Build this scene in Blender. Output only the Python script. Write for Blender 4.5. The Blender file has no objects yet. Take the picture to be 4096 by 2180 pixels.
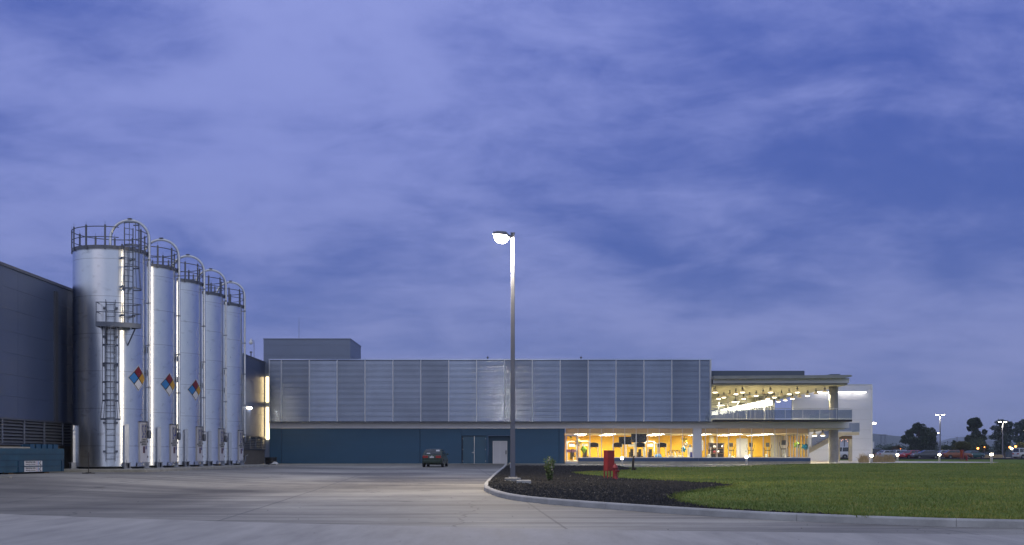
import bpy, math, random
from mathutils import Vector, Matrix, noise
from mathutils.geometry import delaunay_2d_cdt
R = math.radians
rnd = random.Random(7)
SC = bpy.context.scene
COL = SC.collection
F, CX, HY, EYE = 4600.0, 2048.0, 1820.0, 1.4       # measured from the photograph: focal length, vanishing point, eye height

def X(x, D): return (x - CX) / F * D                # metres right of the lens at distance D
def Z(y, D): return EYE + (HY - y) / F * D          # height at distance D

def sm(a, b, t):
    t = max(0., min(1., (t - a) / (b - a)))
    return t * t * (3 - 2 * t)

def interp(tab, t):
    if t <= tab[0][0]: return tab[0][1]
    for (a, u), (b, v) in zip(tab, tab[1:]):
        if t <= b: return u + (v - u) * (t - a) / (b - a)
    return tab[-1][1]

G_TAB = [(0, .0), (22, .02), (30, .06), (40, .13), (60, .30), (90, .39), (104, .54), (108, .58), (180, .74), (400, .8), (20000, .8)]
def ground_z(x, D):
    b = interp(G_TAB, D)
    w = sm(8, 18, -x) * sm(24, 46, D)
    return b + w * max(0., .55 - b)
L_TAB = [(18, .15), (30, .20), (46, .34), (60, .37), (85, .41), (106, .45), (130, .6), (200, .72)]
def lawn_z(x, D):
    return interp(L_TAB, D) + .2 * sm(12, 36, x) * sm(60, 105, D) * (1 - .6 * sm(110, 160, D))

# ------------------------------------------------------------------ materials
MATS = {}
def nn(nt, typ, **kw):
    n = nt.nodes.new(typ)
    for k, v in kw.items():
        if k.startswith('i_'):
            n.inputs[int(k[2:])].default_value = v
        else:
            setattr(n, k, v)
    return n

def ramp(nt, stops, interp_='LINEAR'):
    r = nt.nodes.new('ShaderNodeValToRGB')
    e = r.color_ramp.elements
    r.color_ramp.interpolation = interp_
    while len(e) < len(stops): e.new(.5)
    for el, (p, c) in zip(e, stops):
        el.position = p
        el.color = (c, c, c, 1) if not hasattr(c, '__len__') else (*c, 1)
    return r

def math_(nt, op, a, b=None, c=None, clamp=False):
    n = nt.nodes.new('ShaderNodeMath'); n.operation = op; n.use_clamp = clamp
    for i, v in enumerate((a, b, c)):
        if v is None: continue
        if isinstance(v, (int, float)): n.inputs[i].default_value = v
        else: nt.links.new(v, n.inputs[i])
    return n.outputs[0]

def mixc(nt, fac, a, b, mode='MIX'):
    n = nt.nodes.new('ShaderNodeMix'); n.data_type = 'RGBA'; n.blend_type = mode
    for idx, v in ((0, fac), (6, a), (7, b)):
        if isinstance(v, (int, float)): n.inputs[idx].default_value = v
        elif isinstance(v, tuple): n.inputs[idx].default_value = (*v, 1) if len(v) == 3 else v
        else: nt.links.new(v, n.inputs[idx])
    return n.outputs[2]

def new_mat(name):
    m = bpy.data.materials.new(name); m.use_nodes = True
    nt = m.node_tree
    b = nt.nodes['Principled BSDF']
    MATS[name] = m
    return m, nt, b

def pm(name, col, rough=.6, metal=0., var=.15, vs=2., bump=0., bs=30., stretch=(1, 1, 1), aniso=0., spec=.5, coat=0., rv=.1):
    """painted / metal / masonry surface: colour and gloss broken up by two noises, optional bump"""
    m, nt, b = new_mat(name)
    tc = nn(nt, 'ShaderNodeTexCoord')
    mp = nn(nt, 'ShaderNodeMapping'); mp.inputs['Scale'].default_value = stretch
    nt.links.new(tc.outputs['Object'], mp.inputs['Vector'])
    n1 = nn(nt, 'ShaderNodeTexNoise'); n1.inputs['Scale'].default_value = vs; n1.inputs['Detail'].default_value = 6
    n1.inputs['Roughness'].default_value = .65
    nt.links.new(mp.outputs[0], n1.inputs['Vector'])
    r = ramp(nt, [(.3, tuple(max(0, c * (1 - var)) for c in col)), (.7, tuple(min(1, c * (1 + var)) for c in col))])
    nt.links.new(n1.outputs[0], r.inputs[0])
    nt.links.new(r.outputs[0], b.inputs['Base Color'])
    rr = math_(nt, 'MULTIPLY_ADD', n1.outputs[0], rv * 2, rough - rv, clamp=True)
    nt.links.new(rr, b.inputs['Roughness'])
    b.inputs['Metallic'].default_value = metal
    b.inputs['Specular IOR Level'].default_value = spec
    b.inputs['Coat Weight'].default_value = coat
    if aniso: b.inputs['Anisotropic'].default_value = aniso
    if bump:
        n2 = nn(nt, 'ShaderNodeTexNoise'); n2.inputs['Scale'].default_value = bs; n2.inputs['Detail'].default_value = 4
        nt.links.new(mp.outputs[0], n2.inputs['Vector'])
        bp = nn(nt, 'ShaderNodeBump'); bp.inputs['Strength'].default_value = bump; bp.inputs['Distance'].default_value = .02
        nt.links.new(n2.outputs[0], bp.inputs['Height'])
        nt.links.new(bp.outputs[0], b.inputs['Normal'])
    return m

def em(name, col, s):
    m, nt, b = new_mat(name)
    nt.nodes.remove(b)
    e = nn(nt, 'ShaderNodeEmission'); e.inputs[0].default_value = (*col, 1); e.inputs[1].default_value = s
    nt.links.new(e.outputs[0], nt.nodes['Material Output'].inputs[0])
    return m

def glass(name, tint=(.96, .98, .97), refl=1.0):
    m, nt, b = new_mat(name)
    nt.nodes.remove(b)
    t = nn(nt, 'ShaderNodeBsdfTransparent'); t.inputs[0].default_value = (*tint, 1)
    g = nn(nt, 'ShaderNodeBsdfGlossy'); g.inputs['Roughness'].default_value = .01
    fr = nn(nt, 'ShaderNodeFresnel'); fr.inputs[0].default_value = 1.5
    mx = nn(nt, 'ShaderNodeMixShader')
    nt.links.new(math_(nt, 'MULTIPLY', fr.outputs[0], refl, clamp=True), mx.inputs[0])
    nt.links.new(t.outputs[0], mx.inputs[1]); nt.links.new(g.outputs[0], mx.inputs[2])
    nt.links.new(mx.outputs[0], nt.nodes['Material Output'].inputs[0])
    return m

# ------------------------------------------------------------------ mesh collector
class MB:
    def __init__(s): s.v = []; s.f = []; s.mi = []; s.m = 0
    def add(s, vs, fs):
        o = len(s.v); s.v += [tuple(v) for v in vs]
        for f in fs: s.f.append([i + o for i in f]); s.mi.append(s.m)
        return s
    def box(s, x0, x1, y0, y1, z0, z1):
        return s.add([(x0, y0, z0), (x1, y0, z0), (x1, y1, z0), (x0, y1, z0), (x0, y0, z1), (x1, y0, z1), (x1, y1, z1), (x0, y1, z1)],
                     [(0, 3, 2, 1), (4, 5, 6, 7), (0, 1, 5, 4), (1, 2, 6, 5), (2, 3, 7, 6), (3, 0, 4, 7)])
    def bbox(s, x0, x1, y0, y1, z0, z1, b=.02):
        """box with chamfered vertical and top edges"""
        p = [(x0 + b, y0), (x1 - b, y0), (x1, y0 + b), (x1, y1 - b), (x1 - b, y1), (x0 + b, y1), (x0, y1 - b), (x0, y0 + b)]
        cx, cy = (x0 + x1) / 2, (y0 + y1) / 2
        q = [(max(x0 + b, min(x1 - b, x)), max(y0 + b, min(y1 - b, y))) for x, y in p]
        vs = [(x, y, z0) for x, y in p] + [(x, y, z1 - b) for x, y in p] + [(x, y, z1) for x, y in q]
        fs = [tuple(range(7, -1, -1)), tuple(range(16, 24))]
        for k in (0, 8):
            for i in range(8):
                j = (i + 1) % 8; fs.append((k + i, k + j, k + 8 + j, k + 8 + i))
        return s.add(vs, fs)
    def xbox(s, c, sz, M):
        a, b, d = (v / 2 for v in sz)
        c = Vector(c)
        vs = [c + M @ Vector((i * a, j * b, k * d)) for k in (-1, 1) for i, j in ((-1, -1), (1, -1), (1, 1), (-1, 1))]
        return s.add(vs, [(0, 3, 2, 1), (4, 5, 6, 7), (0, 1, 5, 4), (1, 2, 6, 5), (2, 3, 7, 6), (3, 0, 4, 7)])
    def prism(s, poly, z0, z1):
        n = len(poly)
        vs = [(x, y, z0) for x, y in poly] + [(x, y, z1) for x, y in poly]
        fs = [tuple(range(n - 1, -1, -1)), tuple(range(n, 2 * n))] + [(i, (i + 1) % n, n + (i + 1) % n, n + i) for i in range(n)]
        return s.add(vs, fs)
    def ext(s, pts, vec):
        """extrude a planar 3-D polygon along vec"""
        n = len(pts); vec = Vector(vec)
        vs = [Vector(p) for p in pts] + [Vector(p) + vec for p in pts]
        return s.add(vs, [tuple(range(n - 1, -1, -1)), tuple(range(n, 2 * n))] + [(i, (i + 1) % n, n + (i + 1) % n, n + i) for i in range(n)])
    def tube(s, pts, r, n=8, cap=True, close=False):
        pts = [Vector(p) for p in pts]
        rs = r if hasattr(r, '__len__') else [r] * len(pts)
        o = []; m = len(pts)
        up = Vector((0, 0, 1)); prev = None
        for i, p in enumerate(pts):
            if close: d = pts[(i + 1) % m] - pts[i - 1]
            else: d = (pts[min(i + 1, m - 1)] - pts[max(i - 1, 0)])
            d.normalize()
            if prev is None:
                a = d.cross(up)
                if a.length < 1e-3: a = d.cross(Vector((1, 0, 0)))
            else:
                a = prev - d * prev.dot(d)
                if a.length < 1e-4: a = d.cross(Vector((1, 0, 0)))
            a.normalize(); b = d.cross(a); prev = a
            for k in range(n):
                t = 2 * math.pi * (k + .5) / n
                o.append(p + (a * math.cos(t) + b * math.sin(t)) * rs[i])
        fs = []
        for i in range(m if close else m - 1):
            j = (i + 1) % m
            for k in range(n):
                l = (k + 1) % n
                fs.append((i * n + k, i * n + l, j * n + l, j * n + k))
        if cap and not close:
            fs.append(tuple(range(n - 1, -1, -1))); fs.append(tuple((m - 1) * n + k for k in range(n)))
        return s.add(o, fs)
    def lathe(s, prof, c=(0, 0, 0), n=24, axis='z', a0=0., a1=360., cap=True):
        """revolve (radius, height) pairs"""
        full = abs(a1 - a0) >= 359.9
        k = n if full else n + 1
        vs = []
        for r, h in prof:
            for i in range(k):
                t = R(a0 + (a1 - a0) * i / n)
                q = (r * math.cos(t), r * math.sin(t), h)
                if axis == 'y': q = (q[0], q[2], q[1])
                if axis == 'x': q = (q[2], q[0], q[1])
                vs.append((c[0] + q[0], c[1] + q[1], c[2] + q[2]))
        fs = []
        for j in range(len(prof) - 1):
            for i in range(n):
                l = (i + 1) % k
                f = (j * k + i, j * k + l, (j + 1) * k + l, (j + 1) * k + i)
                fs.append(f if axis != 'y' else f[::-1])
        if cap and full:
            if prof[0][0] > 1e-6: fs.append(tuple(range(k - 1, -1, -1)))
            if prof[-1][0] > 1e-6: fs.append(tuple((len(prof) - 1) * k + i for i in range(k)))
        return s.add(vs, fs)
    def ell(s, c, r, n=10, jit=0.):
        pr = []
        vs = []; m = max(4, n // 2)
        for j in range(m + 1):
            a = math.pi * j / m
            for i in range(n):
                t = 2 * math.pi * i / n
                k = 1 + jit * rnd.uniform(-1, 1)
                vs.append((c[0] + r[0] * k * math.sin(a) * math.cos(t), c[1] + r[1] * k * math.sin(a) * math.sin(t), c[2] - r[2] * k * math.cos(a)))
        fs = [(j * n + i, j * n + (i + 1) % n, (j + 1) * n + (i + 1) % n, (j + 1) * n + i) for j in range(m) for i in range(n)]
        return s.add(vs, fs)
    def build(s, name, mat, parent=None, smooth=None):
        """mesh in world metres, re-expressed about its thing's origin"""
        off = Vector((0, 0, 0)); p = parent
        if p is not None:
            while p.parent is not None: p = p.parent
            off = p.location
        me = bpy.data.meshes.new(name)
        me.from_pydata([(v[0] - off.x, v[1] - off.y, v[2] - off.z) for v in s.v], [], s.f)
        for m in (mat if isinstance(mat, (list, tuple)) else [mat]): me.materials.append(MATS[m] if isinstance(m, str) else m)
        if len(me.materials) > 1: me.polygons.foreach_set('material_index', s.mi)
        if smooth is not None:
            me.polygons.foreach_set('use_smooth', [True] * len(s.f))
            if smooth < 180: me.set_sharp_from_angle(angle=R(smooth))
        me.update()
        o = bpy.data.objects.new(name, me); COL.objects.link(o)
        if parent is not None: o.parent = parent
        return o

def tag(o, label=None, cat=None, group=None, kind=None):
    if label: o['label'] = label
    if cat: o['category'] = cat
    if group: o['group'] = group
    if kind: o['kind'] = kind
    return o
def thing(name, label, cat, loc=(0, 0, 0), group=None, rz=0.):
    o = bpy.data.objects.new(name, None); COL.objects.link(o)
    o.empty_display_size = .3
    o.location = loc; o.rotation_euler = (0, 0, rz)
    return tag(o, label, cat, group)
def copy_tree(o, loc=None, rz=None, label=None, parent=None):
    c = o.copy(); COL.objects.link(c)
    if parent is not None: c.parent = parent
    if loc is not None: c.location = loc
    if rz is not None: c.rotation_euler = (0, 0, rz)
    if label: c['label'] = label
    for ch in list(o.children): copy_tree(ch, parent=c)
    return c
def struct(o): return tag(o, kind='structure')

def text(name, body, size, mat, parent, M, sx=1., ext=.002, align='CENTER'):
    cu = bpy.data.curves.new(name, 'FONT'); cu.body = body; cu.size = size; cu.extrude = ext; cu.align_x = align
    cu.resolution_u = 3
    ob = bpy.data.objects.new(name + '_tmp', cu)
    COL.objects.link(ob)
    bpy.context.view_layer.update()
    me = bpy.data.meshes.new_from_object(ob.evaluated_get(bpy.context.evaluated_depsgraph_get()))
    bpy.data.objects.remove(ob)
    me.transform(M @ Matrix.Diagonal((sx, 1, 1, 1)))
    off = Vector((0, 0, 0)); p = parent
    while p.parent is not None: p = p.parent
    me.transform(Matrix.Translation(-p.location))
    me.name = name
    me.materials.clear(); me.materials.append(MATS[mat])
    o = bpy.data.objects.new(name, me); COL.objects.link(o); o.parent = parent
    return o

def face_mat(origin, right, up):
    """4x4 placing text: local x along right, local y along up"""
    r = Vector(right).normalized(); u = Vector(up).normalized(); n = r.cross(u)
    return Matrix(((r.x, u.x, n.x, origin[0]), (r.y, u.y, n.y, origin[1]), (r.z, u.z, n.z, origin[2]), (0, 0, 0, 1)))

# ------------------------------------------------------------------ palette
def silo_mat():
    m, nt, b = new_mat('silo_metal')
    tc = nn(nt, 'ShaderNodeTexCoord')
    sp = nn(nt, 'ShaderNodeSeparateXYZ'); nt.links.new(tc.outputs['Object'], sp.inputs[0])
    ang = math_(nt, 'ARCTAN2', sp.outputs[0], sp.outputs[1])
    cb = nn(nt, 'ShaderNodeCombineXYZ'); nt.links.new(ang, cb.inputs[0]); nt.links.new(sp.outputs[2], cb.inputs[2])
    mp = nn(nt, 'ShaderNodeMapping'); mp.inputs['Scale'].default_value = (1.3, 1, .35); nt.links.new(cb.outputs[0], mp.inputs[0])
    n = nn(nt, 'ShaderNodeTexNoise'); n.inputs['Scale'].default_value = 2.2; n.inputs['Detail'].default_value = 7; n.inputs['Roughness'].default_value = .6
    nt.links.new(mp.outputs[0], n.inputs['Vector'])
    # scuffs and handling stains
    n3 = nn(nt, 'ShaderNodeTexNoise'); n3.inputs['Scale'].default_value = 3.1; n3.inputs['Detail'].default_value = 9; n3.inputs['Distortion'].default_value = .6
    nt.links.new(cb.outputs[0], n3.inputs['Vector'])
    st = ramp(nt, [(.58, 0.), (.74, 1.)]); nt.links.new(n3.outputs[0], st.inputs[0])
    r = ramp(nt, [(.25, (.66, .70, .77)), (.75, (.84, .86, .89))]); nt.links.new(n.outputs[0], r.inputs[0])
    c = mixc(nt, math_(nt, 'MULTIPLY', st.outputs[0], .45), r.outputs[0], (.30, .31, .33))
    # sheet seams every 1.9 m
    fr = math_(nt, 'FRACT', math_(nt, 'DIVIDE', math_(nt, 'ADD', sp.outputs[2], .75), 1.9))
    seam = math_(nt, 'LESS_THAN', fr, .012)
    c = mixc(nt, math_(nt, 'MULTIPLY', seam, .6), c, (.22, .23, .25))
    nt.links.new(c, b.inputs['Base Color'])
    b.inputs['Metallic'].default_value = 1.
    nt.links.new(math_(nt, 'MULTIPLY_ADD', n.outputs[0], .16, .22), b.inputs['Roughness'])
    b.inputs['Anisotropic'].default_value = .9
    tg = nn(nt, 'ShaderNodeTangent'); tg.direction_type = 'RADIAL'; tg.axis = 'Z'
    nt.links.new(tg.outputs[0], b.inputs['Tangent'])
    b.inputs['Anisotropic Rotation'].default_value = .25
    mp2 = nn(nt, 'ShaderNodeMapping'); mp2.inputs['Scale'].default_value = (1.2, 1, .5); nt.links.new(cb.outputs[0], mp2.inputs[0])
    n2 = nn(nt, 'ShaderNodeTexNoise'); n2.inputs['Scale'].default_value = 1.7; n2.inputs['Detail'].default_value = 3
    nt.links.new(mp2.outputs[0], n2.inputs['Vector'])
    bp = nn(nt, 'ShaderNodeBump'); bp.inputs['Strength'].default_value = .10; bp.inputs['Distance'].default_value = .04
    nt.links.new(n2.outputs[0], bp.inputs['Height']); nt.links.new(bp.outputs[0], b.inputs['Normal'])
silo_mat()
pm('galv', (.27, .29, .34), .45, .75, .2, 6)
pm('galv_dark', (.13, .14, .17), .5, .6, .25, 6)
pm('alu', (.55, .57, .61), .35, 1., .12, 3)
pm('warehouse_panel', (.052, .076, .155), .36, .0, .12, .35, .06, 3., spec=.5)
pm('warehouse_trim', (.085, .095, .13), .4, .3, .1, 1.)
pm('block_wall', (.13, .115, .10), .85, 0, .25, 3., .5, 25)
pm('tower_panel', (.17, .21, .31), .5, .0, .06, .4, .04, 3.)
pm('blue_wall', (.021, .082, .158), .55, 0, .12, .5, .08, 8., stretch=(.25, 1, 1.6))
pm('blue_sill', (.036, .075, .170), .5, 0, .12, .6, .06, 8.)
pm('door_blue', (.024, .088, .150), .45, 0, .08, 1.)
pm('white_panel', (.56, .55, .58), .55, 0, .05, .5)
pm('pale_wall', (.66, .67, .74), .6, 0, .05, .3, .05, 5)
pm('white_paint', (.72, .72, .72), .4, 0, .05, 3.)
pm('dark_wall', (.022, .030, .060), .6, 0, .1, .6)
def louvre():
    m = pm('louvre_metal', (.31, .36, .47), .15, 1., .24, .35, stretch=(.5, 1, .35), rv=.03)
    nt = m.node_tree; b = nt.nodes['Principled BSDF']; oi = nn(nt, 'ShaderNodeObjectInfo')
    src = b.inputs['Base Color'].links[0].from_socket
    k = math_(nt, 'MULTIPLY_ADD', oi.outputs['Random'], .50, .72)
    cb = nn(nt, 'ShaderNodeCombineXYZ')
    for i in range(3): nt.links.new(k, cb.inputs[i])
    nt.links.new(mixc(nt, 1., src, cb.outputs[0], 'MULTIPLY'), b.inputs['Base Color'])
louvre()
pm('mullion', (.62, .63, .67), .45, .2, .08, 2.)
pm('concrete_grey', (.27, .265, .26), .8, 0, .2, 1.5, .25, 20)
pm('concrete_warm', (.33, .315, .27), .85, 0, .22, 1.5, .3, 20)
pm('kerb_concrete', (.40, .395, .39), .85, 0, .22, 1.3, .35, 25)
pm('roof_slab', (.26, .27, .27), .8, 0, .15, 1., .2, 15)
pm('parapet', (.075, .10, .14), .6, 0, .1, .5)
pm('ceiling_cream', (.72, .68, .52), .8, 0, .03, .5)
pm('soffit_cream', (.66, .60, .48), .8, 0, .03, .5)
pm('orange_wall', (.92, .55, .010), .6, 0, .04, .3)
pm('deck_concrete', (.55, .53, .48), .75, 0, .06, 1.)
pm('floor_gym', (.45, .36, .2), .5, 0, .1, 1.)
pm('black', (.012, .012, .014), .5, 0, .2, 3.)
pm('rubber', (.018, .018, .02), .8, 0, .2, 5)
pm('brown_dark', (.03, .022, .018), .6, 0, .2, 6)
pm('red_paint', (.20, .010, .012), .38, 0, .18, 3., .05, 30, coat=.2)
pm('red_side', (.22, .02, .022), .38, 0, .2, 3.)
pm('teal_paint', (.020, .070, .115), .45, 0, .25, 1.4, .15, 12)
pm('teal_dark', (.014, .045, .085), .5, 0, .25, 1.4)
pm('label_grey', (.36, .35, .34), .6)
pm('ink_blue', (.012, .025, .22), .5, var=.05)
pm('ink_dark', (.05, .05, .055), .6, var=.05)
pm('hz_red', (.17, .008, .014), .4, var=.05); pm('hz_blue', (.035, .19, .48), .4, var=.05)
pm('hz_yellow', (.52, .28, .02), .4, var=.05); pm('hz_white', (.62, .62, .64), .4, var=.04)
pm('lamp_pole', (.13, .14, .18), .45, .2, .1, 2.)
pm('bollard_grey', (.38, .37, .36), .5, .1, .1, 3.)
pm('beige_concrete', (.52, .46, .34), .8, 0, .12, 1.2, .2, 15)
pm('brown_beam', (.20, .13, .07), .7)
pm('machine_white', (.66, .65, .62), .4); pm('machine_dark', (.022, .02, .019), .75, spec=.2)
pm('screen', (.012, .013, .016), .2)
pm('ball_blue', (.05, .22, .55), .3); pm('foil_green', (.35, .60, .05), .18, .7); pm('foil_gold', (.75, .58, .08), .18, .7)
pm('foil_silver', (.7, .7, .72), .15, 1.); pm('foil_blue', (.03, .35, .60), .18, .7)
pm('pink_sign', (.45, .22, .30), .5); pm('plaque', (.09, .04, .06), .5)
pm('bark', (.07, .05, .035), .9, 0, .3, 6, .5, 20)
pm('plastic_black', (.012, .013, .016), .35); pm('cloth_white', (.6, .6, .6), .9)
pm('glass_dark', (.015, .02, .03), .06, 0, .05, 1., rv=.02, spec=.8)
pm('rim', (.45, .46, .48), .3, .9)
pm('tail_red', (.42, .02, .015), .2); pm('lamp_clear', (.6, .6, .62), .15); pm('plate', (.62, .62, .64), .5)
glass('pane')
def glow(name, src, col, s):
    m = pm(name, src, .6); b = m.node_tree.nodes['Principled BSDF']
    b.inputs['Emission Color'].default_value = (*col, 1); b.inputs['Emission Strength'].default_value = s
glow('acrylic_bell', (.5, .45, .34), (1, .72, .38), .16)  # slight emission makes the bells look lit, on unlit lamps too
def blind():
    m, nt, b = new_mat('blind_fabric'); nt.nodes.remove(b)
    d = nn(nt, 'ShaderNodeBsdfDiffuse'); d.inputs[0].default_value = (.62, .55, .42, 1)
    t = nn(nt, 'ShaderNodeBsdfTranslucent'); t.inputs[0].default_value = (.62, .50, .34, 1)
    mx = nn(nt, 'ShaderNodeMixShader'); mx.inputs[0].default_value = .5
    nt.links.new(d.outputs[0], mx.inputs[1]); nt.links.new(t.outputs[0], mx.inputs[2]); nt.links.new(mx.outputs[0], nt.nodes['Material Output'].inputs[0])
blind()
em('em_flood', (1, .90, .72), 60.)
em('em_bay', (1., .90, .66), 9.)
em('em_tube', (1., .93, .78), 48.)
em('em_strip', (1., .88, .62), 20.)
em('em_wash', (1., .93, .84), 9.)
em('em_cove', (1., .94, .74), 7.)
em('em_slot', (1., .76, .38), 7.)
em('em_boll', (1., .84, .60), 40.)
em('em_park', (1., .90, .72), 24.)
em('em_orange', (1., .26, .05), 14.)
em('em_car', (1., .9, .75), 3.)
def perf():
    m, nt, b = new_mat('perforated')
    b.inputs['Base Color'].default_value = (.20, .25, .37, 1); b.inputs['Metallic'].default_value = .8; b.inputs['Roughness'].default_value = .42
    tc = nn(nt, 'ShaderNodeTexCoord'); sp = nn(nt, 'ShaderNodeSeparateXYZ'); nt.links.new(tc.outputs['Object'], sp.inputs[0])
    def d(o):
        return math_(nt, 'SUBTRACT', math_(nt, 'FRACT', math_(nt, 'DIVIDE', o, .105)), .5)
    a = math_(nt, 'ADD', math_(nt, 'POWER', math_(nt, 'ABSOLUTE', d(sp.outputs[0])), 2.), math_(nt, 'POWER', math_(nt, 'ABSOLUTE', d(sp.outputs[2])), 2.))
    hole = math_(nt, 'LESS_THAN', a, .055)
    t = nn(nt, 'ShaderNodeBsdfTransparent'); mx = nn(nt, 'ShaderNodeMixShader')
    nt.links.new(hole, mx.inputs[0]); nt.links.new(b.outputs[0], mx.inputs[1]); nt.links.new(t.outputs[0], mx.inputs[2])
    nt.links.new(mx.outputs[0], nt.nodes['Material Output'].inputs[0])
perf()
def leaf(name, cols, rough=.7):
    m, nt, b = new_mat(name)
    g = nn(nt, 'ShaderNodeNewGeometry')
    r = ramp(nt, [(i / (len(cols) - 1), c) for i, c in enumerate(cols)])
    nt.links.new(g.outputs['Random Per Island'], r.inputs[0]); c = r.outputs[0]
    if name == 'blade':        # thin, dry and lusher patches of the lawn
        n = nn(nt, 'ShaderNodeTexNoise'); n.inputs['Scale'].default_value = .28; n.inputs['Detail'].default_value = 5; n.inputs['Roughness'].default_value = .6
        nt.links.new(g.outputs['Position'], n.inputs['Vector'])
        pr = ramp(nt, [(.32, (.62, .74, .72)), (.5, (1., 1., 1.)), (.68, (1.5, 1.22, 1.1))]); nt.links.new(n.outputs[0], pr.inputs[0])
        c = mixc(nt, 1., c, pr.outputs[0], 'MULTIPLY')
    nt.links.new(c, b.inputs['Base Color'])
    b.inputs['Roughness'].default_value = rough
leaf('leaf_dark', [(.018, .032, .022), (.035, .058, .032), (.05, .075, .038)])
leaf('leaf_blue', [(.03, .05, .045), (.05, .08, .06), (.07, .10, .07)])
leaf('leaf_olive', [(.07, .075, .02), (.11, .11, .03), (.05, .06, .02)])
leaf('leaf_brown', [(.12, .08, .045), (.08, .055, .03), (.16, .11, .06)])
leaf('leaf_green', [(.09, .15, .04), (.15, .22, .06), (.21, .27, .09)])
leaf('petal', [(.5, .42, .42), (.62, .58, .55), (.55, .45, .4)])
leaf('straw', [(.30, .22, .11), (.40, .31, .17), (.48, .39, .24), (.22, .16, .08)])
leaf('blade', [(.112, .165, .028), (.155, .212, .037), (.195, .25, .045), (.29, .27, .08)])
leaf('stone_chip', [(.008, .0075, .008), (.014, .013, .0135), (.026, .023, .023), (.011, .010, .011)], .85)
# ================================================================== ground, yard, lawn
def kat(pts, n=10):
    out = []
    P = [pts[0]] + pts + [pts[-1]]
    for i in range(1, len(P) - 2):
        p0, p1, p2, p3 = (Vector(p) for p in P[i - 1:i + 3])
        for k in range(n):
            t = k / n
            out.append(.5 * ((2 * p1) + (p2 - p0) * t + (2 * p0 - 5 * p1 + 4 * p2 - p3) * t * t + (3 * p1 - p0 - 3 * p2 + p3) * t ** 3))
    out.append(Vector(P[-2]))
    return [(v.x, v.y) for v in out]

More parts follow.
